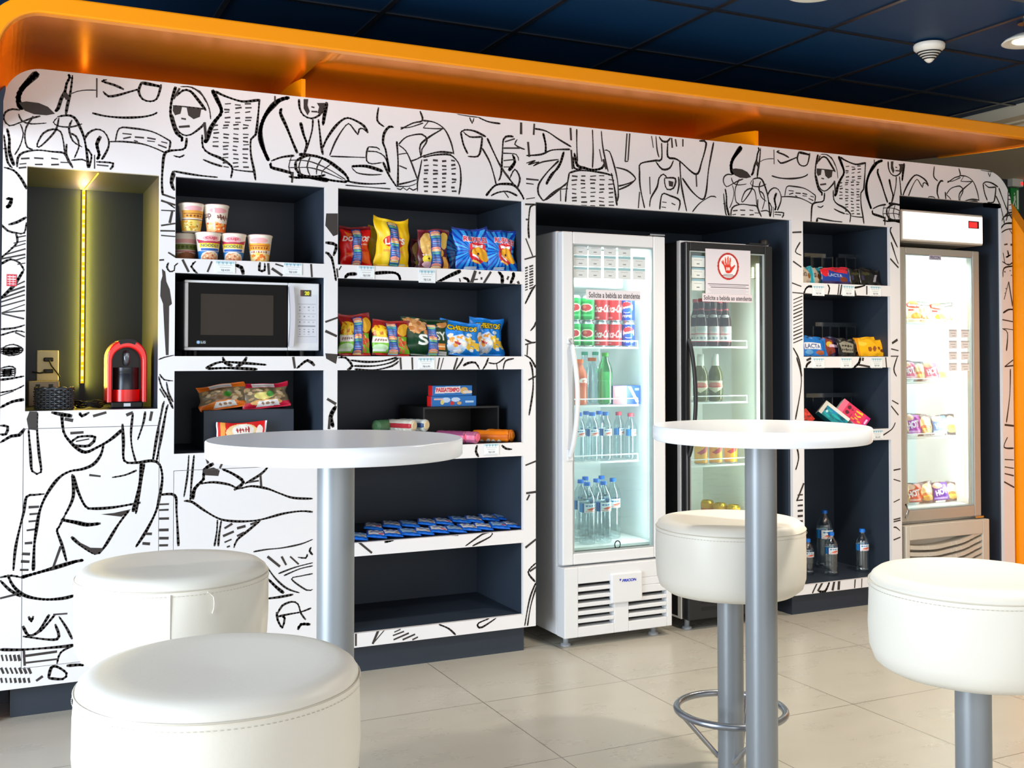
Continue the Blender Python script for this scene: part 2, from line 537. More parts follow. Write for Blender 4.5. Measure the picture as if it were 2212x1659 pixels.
PAT[0] = (PAT[0][0], PAT[0][1]+dash_grid(1450, 1625, 675, 800, 3, 27, 42, 6, 1)+"\n"+dash_grid(1375, 1610, 805, 960, 4, 27, 40, 6, 2)+"\n"+dash_grid(1440, 1605, 965, 1085, 3, 27, 38, 6, 3)+"\n")
PAT[1] = (PAT[1][0], PAT[1][1]+dash_grid(1015, 1275, 690, 940, 4, 35, 40, 9, 4)+"\n")
PAT[2] = (PAT[2][0], PAT[2][1]+dash_grid(350, 690, 550, 790, 5, 34, 48, 7, 5)+"\n")
LOC = [((0, 860, 2.4391), """
8 150 165 160 290 170 385 215 390 205 290 195 170 195 75
10 0 235 60 200 100 195 130 160
8 0 145 40 150 30 190 0 190
# 155 70 195 70 195 170 150 165 140 110
10 325 75 330 150 345 200 400 260 450 285 510 260 580 220 645 165
9 370 185 440 180
9 370 240 410 205 500 205 470 250 400 250 370 240
6 400 228 470 215
12 270 75 320 85 380 95
10 340 110 385 118
9 420 75 430 95 470 75
8 490 95 560 75
12 665 90 700 75
9 545 245 530 300 490 350 430 375 370 385 310 420 250 500 210 590 190 700 180 780 175 910
9 645 135 650 230 655 330 720 340 800 330 840 350 855 420 840 520 820 600 770 700 715 785
7 700 80 690 180 695 260 715 335
7 765 70 755 130 725 220
8 800 70 790 120
8 860 25 830 180 805 330
8 880 40 850 200 825 330
9 380 400 385 520 340 620
9 385 405 410 490 450 570 490 582 600 575 740 550
10 745 340 735 450 700 600
7 760 345 740 470 715 610
7 470 405 530 412
7 590 418 660 405 720 380
12 320 640 400 655 460 667 530 660
# 530 612 600 605 690 585 640 625
9 375 730 420 770 500 820 545 790 620 670 680 590
# 400 750 480 790 545 790 505 825 440 785
8 340 620 310 680 300 700 325 770 350 860
9 320 780 275 905
8 235 505 180 510 140 520 125 600 100 700 80 800 70 910
8 840 510 920 512 930 600 940 780
8 770 715 800 715
8 750 765 790 768
12 110 945 250 905 400 860 440 855
9 0 945 60 935 110 945
10 40 930 70 990 130 1040 230 1060 330 1055 390 1040
9 0 960 50 1010 110 1045
7 0 1055 80 1035
8 150 1150 165 1175 175 1148
9 260 1140 200 1230 150 1250 120 1200
9 290 1140 215 1225 165 1250
7 280 1140 355 1135
7 310 1150 350 1210 380 1270
8 290 1190 300 1270 120 1255
9 0 1325 120 1325 320 1310 390 1300
7 120 1360 300 1335
6 130 1395 300 1375
8 300 1400 320 1340 390 1300
10 125 1325 130 1410
9 190 1490 225 1465
9 255 1475 270 1420 300 1415 350 1450 330 1480 255 1475
9 350 1410 420 1405 440 1410
8 150 575 205 572
8 155 612 205 608
8 150 650 195 646
8 140 697 190 690
8 130 765 170 762
8 115 820 158 822
8 110 860 155 862
8 105 905 150 905
8 838 560 890 558
8 838 590 888 588
8 836 635 890 634
8 834 695 888 694
8 838 738 888 738
8 838 776 885 775
"""+"\n".join("7 %g 1352 %g 1385" % (x, x+8) for x in range(8, 110, 22))+"\n"+"\n".join("7 %g 1420 %g 1452" % (x, x+14) for x in range(5, 150, 24))+"\n"+"\n".join("7 %g 1474 %g 1500" % (x, x+6) for x in range(5, 165, 24))),
((360, 900, 2.9636), """
7 142 245 132 380 110 515
8 175 245 160 400 150 540
9 110 540 160 545 240 600 340 655 440 670 540 668 620 655 750 620 860 605 935 610
8 255 265 265 300
14 300 300 240 340 235 400 180 460 165 530
# 235 340 300 325 340 345 330 380 245 375
12 355 335 430 370 490 420 430 470
9 210 430 300 420 400 435 460 460 540 445 640 460 720 490 810 520 935 525
9 650 320 600 370 500 430
8 600 370 605 445
6 520 420 590 410
8 360 290 340 330
8 325 660 320 740 305 830
8 350 660 335 760 330 830
9 600 665 520 730 450 790 430 840
9 370 715 420 685
9 450 715 505 700
9 360 765 430 735
9 450 765 495 740
9 370 805 415 785
9 385 835 405 828
9 535 690 580 675
6 555 865 640 850 740 840 860 815 935 785
9 645 895 725 960
9 735 895 765 950
9 790 895 845 945
8 840 900 890 905 900 880
8 925 835 915 860 935 885
6 715 1005 820 965 935 935
6 750 1018 850 975 935 955
6 935 1005 860 1020 800 1040 895 1110 935 1105
7 640 960 700 1040 770 1100 850 1128
12 650 1040 700 1090 750 1130
9 640 1165 720 1155 810 1138
8 710 1260 740 1210 800 1185 840 1200 860 1260 890 1300
8 710 1280 780 1265 860 1250 925 1225
10 705 1250 710 1300 740 1350 755 1290 740 1280
14 840 1365 860 1330 920 1330
"""),
((0, 360, 3.072), """
10 25 5 90 25 140 80 178 150
14 40 215 75 215 60 260 40 268
10 55 385 110 370 175 335
8 0 375 50 425 110 440 160 440 175 370
9 105 445 115 500 60 560 0 610
6 110 470 172 458
6 90 508 172 490
6 70 540 170 510
6 30 585 170 545
6 10 612 168 582
10 0 650 70 615 130 640 160 690
6 100 622 168 602
6 115 648 168 640
12 155 690 90 790 0 880
6 100 790 165 760
7 60 830 165 795
6 20 870 165 820
6 0 900 165 850
7 0 930 165 885
6 10 970 165 915
8 10 975 160 1010
6 10 970 165 955
8 0 1080 100 1070 165 1050
8 0 1120 110 1090 165 1100
7 100 1100 165 1130
6 0 1215 40 1190 90 1180 140 1200 150 1220 120 1245 60 1255 0 1235
8 0 1205 140 1205 10 1215 140 1218 5 1228 130 1232 20 1240 110 1245
6 0 1340 60 1325 100 1340 95 1395
8 0 1350 95 1345 0 1362 95 1358 0 1375 95 1372 5 1390 90 1386
10 0 1415 80 1405 160 1390
8 0 1500 100 1480 160 1450
14 0 1600 80 1560 160 1545
6 0 1520 90 1490
"""),
((340, 560, 4.15), """
# 40 85 70 110 80 200 110 270 130 400 105 420 100 860 75 860 60 600 50 400 25 330 30 200 45 150
9 100 30 85 70 110 110 150 100 155 60 185 35
7 10 900 60 880 150 860
10 20 1030 60 1080 140 1090
11 10 1050 40 1150 90 1230 140 1340
11 20 1160 70 1240
9 80 1100 100 1200 140 1280
8 60 1270 20 1450 10 1520
8 95 1300 50 1480 30 1600
9 -5 10 60 5
"""),
((0, 0, 2.9892), """
9 1050 1255 1130 1282
7 1040 1290 1080 1310 1130 1345
6 1040 1358 1130 1362
9 1112 1365 1095 1440
9 1128 1120 1110 1180 1128 1230
6 1035 1490 1130 1492
"""),
((340, 360, 2.5925), """
9 140 520 175 590
9 215 530 190 560 225 600
8 305 530 280 590
12 430 550 470 565 480 605
8 575 535 570 580 600 580 600 540
7 620 540 625 605
9 640 570 700 610
7 660 545 710 560
9 860 545 865 620
10 365 1065 380 1100 420 1115
10 500 1065 480 1100 440 1120
9 270 1130 350 1095 480 1100 610 1110
10 280 1132 400 1128 560 1135
10 760 1065 770 1130
10 780 1130 840 1085 880 1115
# 945 262 1010 262 1010 380 985 390 940 330
10 940 425 1000 440 985 500
9 940 480 975 510 1000 640
6 940 870 1010 845
10 940 920 1005 950
# 940 1045 1010 1050 1000 1105 945 1075
12 950 1300 1000 1330
14 1000 1340 970 1400 985 1460
8 965 1400 960 1470
6 20 190 100 215
6 20 330 100 318
6 20 385 100 392
8 60 480 100 505
"""),
((720, 440, 9.218), """
40 230 1490 290 1410 470 1400
40 820 1385 1050 1370 1230 1380 1310 1440 1330 1530
15 110 1320 160 1240
20 70 1290 90 1470
"""),
((900, 460, 9.217), """
45 400 1390 640 1260 880 1150
25 850 1300 870 1370
35 920 1290 1010 1320 1040 1390
40 1170 1150 1090 1400
25 1240 1180 1270 1205
25 1290 1280 1290 1330
20 1120 1330 1220 1320
40 1480 1170 1330 1410
45 1620 1170 1700 1260 1700 1420
25 1830 1260 1800 1330
40 1910 1190 1930 1250 1860 1420
30 2010 1360 2040 1420
20 1890 1420 1960 1420
"""),
((720, 660, 5.672), """
20 60 640 150 640 230 740 170 790
16 210 670 400 690 600 680 780 635
14 250 740 500 740 700 700 800 640
14 260 780 500 790 720 740 800 680
14 820 635 830 785
14 965 635 970 785
14 1300 640 1275 780
10 1350 640 1310 785
16 1520 640 1475 785
12 1590 640 1560 700 1500 785
18 1590 740 1650 705 1740 700 1790 780
16 1900 640 1870 720 1830 785
14 1900 700 2000 710 2100 640
12 2000 720 2010 785
12 2080 785 2110 680 2212 650
"""),
((740, 960, 3.318), """
10 965 5 955 50 975 90
9 1140 5 1170 30 1215 35
9 110 695 210 778
14 300 700 340 690 370 680
10 725 648 830 650
7 880 728 1000 645 1050 632
7 930 728 1060 660 1070 632
8 60 1350 60 1450
8 95 1350 95 1445
12 255 1335 215 1430
6 300 1330 215 1430
7 370 1345 415 1325
7 360 1370 440 1340
7 365 1400 475 1352
7 430 1400 520 1360
7 500 1400 540 1380
9 690 1290 760 1320 810 1365
8 1100 1245 1000 1310 970 1305 975 1280 1050 1248
9 1310 150 1385 120
9 1315 350 1385 340
7 1320 400 1340 360
9 1310 740 1385 680
9 1385 850 1330 915 1380 985
12 1340 910 1385 880
8 1385 990 1340 1110 1305 1300
7 1395 1000 1350 1150 1325 1300
"""),
((1120, 430, 3.53), """
8 50 40 130 42
9 130 45 90 60 75 200 80 300
9 55 155 78 158
9 55 300 110 440
10 45 460 135 435
9 130 655 100 700 50 800
8 135 930 120 970 90 1005
9 50 1070 100 1095 135 1090
7 50 1110 110 1095
8 70 1100 65 1190
9 45 1190 90 1215 135 1290
9 75 1380 135 1350
9 85 1240 105 1300 110 1450 80 1650
"""+"\n".join("7 50 %g 70 %g\n8 82 %g 112 %g" % (y+8, y, y-4, y-14) for y in range(520, 700, 21))),
((1700, 440, 1.93), """
4 22 120 60 118
4 55 160 35 200 60 215
4 25 240 60 265
4 20 330 60 345
4 22 370 110 378
4 25 600 50 650 62 720
4 40 640 60 740 35 900
5 40 1010 48 1060 36 1110
5 70 1165 40 1240
"""+"\n".join("3 64 %g 26 %g" % (y, y+16) for y in range(385, 570, 15))+"\n"+"\n".join("5 44 %g 66 %g" % (y, y-2) for y in range(1215, 1340, 22))),
((1720, 1060, 6.911), """
20 320 1360 240 1530
32 400 1355 320 1500
22 500 1350 430 1500 330 1500
25 570 1340 540 1490
25 640 1330 630 1480
14 880 1300 870 1455
12 980 1290 975 1445
"""),
((1720, 540, 10.05), """
28 680 750 720 830 690 970
25 930 745 900 990
25 985 750 950 985
25 1250 820 1380 800 1500 765
20 1530 780 1530 970
40 1255 880 1290 990
32 160 970 200 850 270 790 360 800
25 355 840 375 960
"""),
((1720, 690, 10.05), """
35 220 890 320 840
30 210 1050 240 970 320 910
38 1390 820 1360 940 1240 1055
35 1450 830 1440 900
35 1340 980 1600 1030
28 1940 820 1960 1050
"""),
((1700, 300, 2.5137), """
6 570 480 560 500 600 590
5 565 560 590 640 605 680
5 560 650 605 700
8 600 1090 570 1110
5 565 1140 605 1150
5 560 1180 605 1180
5 600 1180 580 1250 595 1290
4 570 1420 605 1440
4 565 1450 605 1500
5 520 1610 570 1575 588 1540
"""),
((1930, 960, 6.637), """
14 0 370 100 350
12 0 500 100 530
12 0 830 90 785
12 0 1080 100 1055
10 0 1110 100 1085
12 0 1190 40 1190 95 1240
12 0 1370 100 1330
"""),
((2140, 420, 2.07), """
5 52 110 75 85 100 80
4 50 120 60 100 97 90
5 60 225 75 222
5 88 225 100 225
5 75 250 80 275 70 280 90 270
3 55 260 65 310 80 310
4 52 300 80 315 103 300
4 55 370 60 330 103 320
3 80 390 60 470
4 80 390 98 500
5 55 530 80 515 103 515
3 52 560 103 570
4 52 600 75 620 70 700
3 60 600 100 605
4 62 770 100 740
4 62 770 103 765
4 88 780 85 900 70 1020
5 62 1030 103 1035
4 75 1085 60 1130 103 1135
4 62 1185 103 1187
4 62 1218 103 1225
4 62 1248 103 1258
4 60 1285 105 1310
3 60 345 66 347
3 66 420 70 422
3 84 340 90 342
3 62 440 66 444
3 90 360 95 363
""")]
PERIOD = 3.068
def smooth_line(P):
    if len(P) < 3: return P
    out = []
    for i in range(len(P)-1):
        p0 = P[max(0, i-1)]; p1 = P[i]; p2 = P[i+1]; p3 = P[min(len(P)-1, i+2)]
        n = max(2, min(7, int((p2-p1).length/0.012)))
        for k in range(n):
            t = k/n; out.append(0.5*((2*p1)+(p2-p0)*t+(2*p0-5*p1+4*p2-p3)*t*t+(3*p1-p0-3*p2+p3)*t**3))
    out.append(P[-1]); return out
MURAL = []      # convex pieces: (list of (x,z), layer)
def add_stroke(P, w, k, dx=0.0):
    P = smooth_line([Vector((a.x+dx, a.y)) for a in P]); R = random.Random(k)
    L = []; n = len(P)
    for i in range(n):
        t = (P[min(n-1, i+1)]-P[max(0, i-1)])
        t = t.normalized() if t.length > 1e-9 else Vector((1, 0)); nn = Vector((-t.y, t.x))
        ww = w*0.84*(0.9+0.22*math.sin(i*0.55+k)+R.uniform(-.05, .05))
        if n > 2 and i in (0, n-1): ww *= 0.65
        L.append((P[i]+nn*ww, P[i]-nn*ww))
    for i in range(n-1):
        a, b = L[i]; c, d = L[i+1]; MURAL.append(([a, c, d, b], k))
    for i in range(1, n-1):
        ww = w*0.77; MURAL.append(([P[i]+Vector((math.cos(q*PI/3)*ww, math.sin(q*PI/3)*ww)) for q in range(6)], k))
def load_mural():
    k = 0
    for grp, rep in ((PAT, True), (LOC, False)):
        for (ou, ov, zz), txt in grp:
            for ln in txt.strip().splitlines():
                t = ln.split(); k += 1
                fill = t[0] == '#'; xs = [float(q) for q in t[1:]]
                P = [W(ou+xs[i]/zz, ov+xs[i+1]/zz) for i in range(0, len(xs)-1, 2)]
                P2 = [Vector((p.x, p.z)) for p in P]
                mp = (P[0]-cam.matrix_world.translation).dot(FW)/F_PX
                for dx in ((0.0, PERIOD) if rep else (0.0,)):
                    if fill:
                        c = sum(P2, Vector((0, 0)))/len(P2)
                        for i in range(len(P2)):
                            MURAL.append(([P2[i]+Vector((dx, 0)), P2[(i+1) % len(P2)]+Vector((dx, 0)), c+Vector((dx, 0))], k))
                    else: add_stroke(P2, float(t[0])/zz*mp, k, dx)
load_mural()
def clip(poly, conv):
    out = poly; n = len(conv)
    for i in range(n):
        a = conv[i]; b = conv[(i+1) % n]; e = (b[0]-a[0], b[1]-a[1]); res = []
        m = len(out)
        for j in range(m):
            p = out[j]; q = out[(j+1) % m]
            sp = e[0]*(p[1]-a[1])-e[1]*(p[0]-a[0]); sq = e[0]*(q[1]-a[1])-e[1]*(q[0]-a[0])
            if sp >= 0: res.append(p)
            if (sp >= 0) != (sq >= 0):
                t = sp/(sp-sq); res.append((p[0]+(q[0]-p[0])*t, p[1]+(q[1]-p[1])*t))
        out = res
        if len(out) < 3: return []
    return out
MUR = []
for poly, k in MURAL:
    pts = [(p.x, p.y) for p in poly]
    ar = sum(pts[i][0]*pts[(i+1) % len(pts)][1]-pts[(i+1) % len(pts)][0]*pts[i][1] for i in range(len(pts)))
    if ar < 0: pts.reverse()
    MUR.append((pts, k, min(p[0] for p in pts), max(p[0] for p in pts), min(p[1] for p in pts), max(p[1] for p in pts)))
def panel_mesh(convs, y0=0.0, y1=0.018):
    """white board (material 0) made of convex outlines in x,z with the line drawing printed on its face (material 1)"""
    mb = MB()
    for cv in convs:
        mb.prism(cv, y0, y1, 0)
        x0 = min(p[0] for p in cv); x1 = max(p[0] for p in cv); z0 = min(p[1] for p in cv); z1 = max(p[1] for p in cv)
        for pts, k, a, b, c, d in MUR:
            if b < x0 or a > x1 or d < z0 or c > z1: continue
            r = clip(pts, cv)
            if len(r) >= 3:
                yy = y0-0.0005-(k % 9)*0.00004
                mb.add([(p[0], yy, p[1]) for p in r], [tuple(range(len(r)))], 1)
    return mb
def R4(x0, x1, z0, z1): return [(x0, z0), (x1, z0), (x1, z1), (x0, z1)]
def cells(x0, x1, z0, z1, holes):
    """rectangles left of x0..x1,z0..z1 once holes are cut out"""
    xs = sorted({x0, x1, *[h[0] for h in holes], *[h[1] for h in holes]}); out = []
    xs = [x for x in xs if x0 <= x <= x1]
    for a, b in zip(xs, xs[1:]):
        cuts = sorted([(h[2], h[3]) for h in holes if h[0] <= a+1e-6 and h[1] >= b-1e-6]); z = z0
        for c, d in cuts:
            if c > z+1e-6: out.append(R4(a, b, z, c))
            z = max(z, d)
        if z < z1-1e-6: out.append(R4(a, b, z, z1))
    return out
# ---------------------------------------------------------------- room shell
def node_floor():
    m = bpy.data.materials.new('floor_tile'); m.use_nodes = True; nt = m.node_tree; b = nt.nodes['Principled BSDF']; L = nt.links
    tc = nt.nodes.new('ShaderNodeTexCoord'); sp = nt.nodes.new('ShaderNodeSeparateXYZ'); L.new(tc.outputs['Object'], sp.inputs[0])
    def math_(op, a, v=None, w=None):
        n = nt.nodes.new('ShaderNodeMath'); n.operation = op
        for i, q in enumerate((a, v, w)):
            if q is None: continue
            if isinstance(q, (int, float)): n.inputs[i].default_value = q
            else: L.new(q, n.inputs[i])
        return n.outputs[0]
    S = 0.5998; gs = []; ids = []
    for ax, off in (('X', 1.618), ('Y', -0.520)):
        q = math_('DIVIDE', math_('ADD', sp.outputs[ax], -off+60*S), S)
        fr = math_('FRACT', q); ids.append(math_('FLOOR', q))
        d = math_('MULTIPLY', math_('MINIMUM', fr, math_('SUBTRACT', 1.0, fr)), S); gs.append(math_('LESS_THAN', d, 0.0017))
    g = math_('MAXIMUM', gs[0], gs[1])
    n1 = nt.nodes.new('ShaderNodeTexNoise'); n1.inputs['Scale'].default_value = 3.2; n1.inputs['Detail'].default_value = 7; n1.inputs['Roughness'].default_value = 0.58
    mp = nt.nodes.new('ShaderNodeCombineXYZ')
    L.new(math_('ADD', sp.outputs['X'], math_('MULTIPLY', ids[0], 3.7)), mp.inputs[0]); L.new(math_('MULTIPLY_ADD', sp.outputs['Y'], 2.2, math_('MULTIPLY', ids[1], 5.3)), mp.inputs[1])
    L.new(mp.outputs[0], n1.inputs['Vector'])
    cr = nt.nodes.new('ShaderNodeValToRGB'); cr.color_ramp.elements[0].position = 0.22; cr.color_ramp.elements[1].position = 0.82
    cr.color_ramp.elements[0].color = (*hx('#b0ab9e'), 1); cr.color_ramp.elements[1].color = (*hx('#bab5a7'), 1)
    L.new(n1.outputs['Fac'], cr.inputs['Fac'])
    mx = nt.nodes.new('ShaderNodeMix'); mx.data_type = 'RGBA'; L.new(g, mx.inputs['Factor']); L.new(cr.outputs[0], mx.inputs['A']); mx.inputs['B'].default_value = (*hx('#6a6558'), 1)
    L.new(mx.outputs['Result'], b.inputs['Base Color'])
    r = math_('MULTIPLY_ADD', n1.outputs['Fac'], 0.18, 0.20); L.new(r, b.inputs['Roughness'])
    return m
tag(MB().box(-2.2, 8.2, -6.5, 1.4, -0.05, 0.0).build('floor', node_floor()), kind='structure')
NAVY = mat('navy_ceiling_tile', '#113456', 0.5, var=0.10, bscale=2.5, spec=0.12)
BEIGE = mat('beige_ceiling_paint', '#d8cdb4', 0.6)
XB = WZ(2080, 254, 2.635).x
tag(MB().box(-2.2, XB, -6.5, 1.4, 2.635, 2.70).build('ceiling', NAVY), kind='structure')
mb = MB()
bm_ = mat('ceiling_grid_bar', '#20242c', 0.25, spec=0.7)
for i in range(-5, 12):
    x = 0.794+0.585*i
    if -2.2 < x < XB-.02: mb.box(x-.011, x+.011, -6.5, 1.4, 2.629, 2.6351)
for j in range(-10, 4):
    y = -0.662+0.606*j; mb.box(-2.2, XB, y-.011, y+.011, 2.6295, 2.6351)
tag(mb.build('trim_ceiling_grid', bm_), kind='structure')
mb = MB(); mb.box(XB, 8.2, -6.5, 1.4, 2.57, 2.70); mb.box(XB+.16, 8.2, -6.5, 1.4, 2.545, 2.57); mb.box(XB+.10, XB+.125, -6.5, 1.4, 2.560, 2.57)
tag(mb.build('trim_ceiling_bulkhead', BEIGE), kind='structure')
DARKW = mat('dark_blue_wall_paint', '#2b303c', 0.6, var=0.05)
tag(MB().box(-2.2, 8.2, 1.3, 1.4, 0, 2.70).build('wall_back', DARKW), kind='structure')
tag(MB().box(8.1, 8.2, -6.5, 1.3, 0, 2.70).build('wall_right', mat('warm_wall_paint', '#c9b392', 0.7)), kind='structure')

# ---------------------------------------------------------------- orange portal canopy
canopy = thing('orange_canopy', 'glossy orange canopy with rounded left corner projecting above the drawn wall', 'canopy', (0, 0, 0))
def portal(off, top_end, r=0.13, cx=0.135, zt=2.352):
    """inner outline offset outward by off: up the left leg, round the corner, along the top"""
    rr = r+off; pts = [(cx-rr, 2.05), (cx-rr, zt-r)]
    pts += [(cx-rr*math.cos(a), zt-r+rr*math.sin(a)) for a in [PI/2*k/14 for k in range(1, 15)]]
    pts.append((top_end, zt+off)); return pts
def portal_band(o_in, o_out, y0, y1, ends):
    mb = MB(); a = portal(o_in, ends); b = portal(o_out, ends); n = len(a)
    vs = [(x, y, z) for y in (y0, y1) for x, z in a]+[(x, y, z) for y in (y0, y1) for x, z in b]
    fs = []
    for i in range(n-1):
        fs += [(i, i+1, n+i+1, n+i), (2*n+i, 3*n+i, 3*n+i+1, 2*n+i+1), (i, 2*n+i, 2*n+i+1, i+1), (n+i, n+i+1, 3*n+i+1, 3*n+i)]
    fs += [(n-1, 3*n-1, 4*n-1, 2*n-1), (0, n, 3*n, 2*n)]
    return mb.add(vs, fs)
fa = portal_band(0.0, 0.058, -0.42, -0.375, 4.9); o = fa.build('fascia', ORANGE, canopy, bevel=0.006)
# soffit: slab whose right end is cut back towards the wall
FX = (1.087, 3.298)
portal_band(0.013, 0.05, -0.375, 0.5, FX[0]).build('soffit', SOFF, canopy)
def xend(y):
    ys = [-0.375, -0.23, -0.05, 0.12, 0.28, 0.5]; xe = [4.895, 4.85, 4.81, 4.73, 4.645, 4.53]; return float(np.interp(y, ys, xe))
def cove(s, q):
    y = -0.375+.875*q; x1 = xend(y); x = FX[0]+(x1-FX[0])*s
    c = max(0.0, min(1.0, (4.5-x)/.5)); c = c*c*(3-2*c); t = max(0.0, min(1.0, (y+.25)/.27)); t = t*t*(3-2*t)
    return (x, y, 2.365+.03*c*t)
o = MB().grid(cove, 60, 26, flip=True).build('soffit', SOFF, canopy); sm = o.modifiers.new('thickness', 'SOLIDIFY'); sm.thickness = 0.012; sm.offset = -1
MB().box(0.03, 4.53, 0.5, 0.52, 2.24, 2.40).build('back_board', SOFF, canopy)
for x in FX:
    MB().prism([(0.0, 2.275), (.497, 2.275), (.497, 2.372), (.25, 2.370), (.12, 2.360), (0.0, 2.346)], x-.016, x, axis='x').build('divider_fin', ORANGE, canopy)
mb = MB(); mb.tube([(4.70, .20, 2.363), (4.77, .03, 2.363), (4.84, -.2, 2.363), (4.86, -.35, 2.363)], 0.004, 6); mb.build('groove_light_trim', mat('groove_glow_yellow', '#ffb02e', 0.2, 0.6), canopy)  # thin yellow trim standing in for a groove of tiny lights
wing = MB().prism([(-0.62, 0.0), (0.25, 0.0), (0.25, 2.30), (0.05, 2.10), (-0.02, 2.0), (-0.62, 1.13)], 5.05, 5.12, axis='x').build('orange_wing_wall', ORANGE, bevel=0.004)
tag(wing, 'orange side wing with a sloping top edge at the right end of the drawn wall', 'panel')

# ---------------------------------------------------------------- built-in printed cabinets
Z0, ZT = 0.11, 2.275; ZA, ZB1, ZC1, ZB2, ZC2, ZB3, ZC3, ZB4, ZC4, ZB5 = 1.928, 1.625, 1.571, 1.262, 1.207, .895, .838, .522, .469, .165
D = 0.49
def lining(x0, x1, z0, z1, d=D, t=0.014, mb=None, floor=True):
    mb = mb or MB()
    mb.box(x0-t, x1+t, d, d+t, z0-t, z1+t); mb.box(x0-t, x0, .018, d, z0-t, z1+t); mb.box(x1, x1+t, .018, d, z0-t, z1+t)
    mb.box(x0, x1, .018, d, z1, z1+t)
    if floor: mb.box(x0, x1, .018, d, z0-t, z0)
    return mb
def cabinet(name, label, x0, x1, openings, doors=(), shelves=(), corner=None, plinth=None, gap=(), depth=D, cat='cabinet', zb=Z0):
    t = thing(name, label, cat, (0, 0, 0))
    holes = list(openings)+[d for d in doors]+list(gap)
    convs = cells(x0, x1, zb, ZT, holes)
    if corner:   # rounded top corner (side, radius)
        side, r = corner; A = x0+r if side == 'L' else x1-r; out = []
        zt = lambda x: ZT-r+math.sqrt(max(0.0, r*r-(A-x)**2)) if (x < A) == (side == 'L') else ZT
        for c in convs:
            a, b, cz = c[0][0], c[1][0], c[0][1]
            if c[2][1] < ZT-1e-4 or (side == 'L' and a >= A) or (side == 'R' and b <= A): out.append(c); continue
            if side == 'L' and b > A: out.append(R4(A, b, cz, ZT)); b = A
            if side == 'R' and a < A: out.append(R4(a, A, cz, ZT)); a = A
            out.append(R4(a, b, cz, ZT-r)); out.append([(a, ZT-r), (b, ZT-r)]+[(b+(a-b)*k/9, zt(b+(a-b)*k/9)) for k in range(10) if zt(b+(a-b)*k/9) > ZT-r+1e-6])
        convs = out
    panel_mesh(convs).build('front_panel', [WHITE_PANEL, INK], t)
    for a, b, c, d in openings:
        if (a, b, c, d) in gap: continue
    for (a, b, c, d) in doors:
        panel_mesh([R4(a+.002, b-.002, c+.002, d-.002)]).build('door', [WHITE_PANEL, INK], t)
        MB().box(a-.02, b+.02, .0185, .03, c-.02, d+.02).build('door_backing', CHAR, t)
    return t
# coffee cabinet
MB().box(-.052, .004, 0, .5, 0.0, 2.14).build('side_leg', ORANGE, canopy)
t1 = cabinet('coffee_cabinet', 'leftmost drawn white cabinet with a dark niche holding the red coffee machine', .02, .572, [(.098, .543, 1.069, ZA)], [(.093, .549, .177, 1.009)], corner=('L', .125))
lining(.098, .543, 1.069, ZA).build('niche_lining', CHAR, t1)
MB().box(.06, .572, .045, .45, 0, Z0).build('plinth', PLINTH, t1)
MB().box(.02, .034, .018, .5, Z0, 2.10).build('side_panel', WHITE_PANEL, t1)
# microwave cabinet
t2 = cabinet('microwave_cabinet', 'drawn white cabinet with three dark niches, the middle one holding the microwave', .572, 1.195, [(.60, 1.168, ZB1, ZA), (.60, 1.168, ZB2, ZC1), (.60, 1.168, .901, ZC2)], [(.599, 1.180, .15, .840)])
for a, b in ((ZB1, ZA), (ZB2, ZC1), (.901, ZC2)): lining(.60, 1.168, a, b).build('niche_lining', CHAR, t2)
MB().box(.572, 1.195, .045, .45, 0, Z0).build('plinth', PLINTH, t2)
# snack cabinet
sh = [(ZB1, ZA), (ZB2, ZC1), (ZB3, ZC2), (ZB4, ZC3), (ZB5, ZC4)]
t3 = cabinet('snack_cabinet', 'drawn white cabinet of five open dark shelves filled with chips and biscuits', 1.195, 2.097, [(1.22, 2.037, a, b) for a, b in sh])
for a, b in sh: lining(1.22, 2.037, a, b).build('niche_lining', CHAR, t3)
MB().box(1.195, 2.062, .045, .45, 0, Z0).build('plinth', PLINTH, t3)
MB().box(2.083, 2.097, .018, .5, Z0, ZA).build('side_panel', WHITE_PANEL, t3)
# overhead panel and alcove of the two fridges
t4 = thing('fridge_alcove', 'dark alcove under a drawn white header, holding the two drinks fridges', 'alcove')
panel_mesh([R4(2.097, 3.497, ZA, ZT)]).build('front_panel', [WHITE_PANEL, INK], t4)
mb = MB(); mb.box(2.0975, 2.11, .018, .72, Z0, ZA); mb.box(3.484, 3.497, .018, .72, .103, ZA); mb.box(2.097, 3.497, .72, .735, 0, 1.945); mb.box(2.0975, 3.497, .018, .72, ZA, 1.945)
mb.build('alcove_lining', CHAR, t4)
# candy cabinet
sc = [(ZB1, ZA), (ZB2, ZC1), (ZB3, ZC2), (.149, ZC3)]
t5 = cabinet('candy_cabinet', 'narrow drawn white cabinet with chocolates on its shelves and water bottles at the bottom', 3.497, 4.206, [(3.568, 4.137, a, b) for a, b in sc], zb=.103)
for a, b in sc: lining(3.568, 4.137, a, b, d=.42).build('niche_lining', CHAR, t5)
MB().box(3.525, 4.18, .045, .42, 0, .103).build('plinth', PLINTH, t5)
# freezer alcove
t6 = cabinet('freezer_alcove', 'dark alcove in the drawn white wall around the tall snack freezer at right', 4.206, 5.035, [], corner=('R', .20), gap=[(4.206, 4.951, 0, 2.097)], zb=0.05, cat='alcove')
mb = MB(); mb.box(4.206, 4.218, .018, .80, 0, 2.10); mb.box(4.939, 4.951, .018, .80, 0, 2.10); mb.box(4.206, 4.951, .80, .815, 0, 2.10); mb.box(4.206, 4.951, .018, .80, 2.097, 2.11)
mb.build('alcove_lining', CHAR, t6)
MB().box(5.021, 5.035, .018, .5, 0.05, 2.07).build('side_panel', WHITE_PANEL, t6)
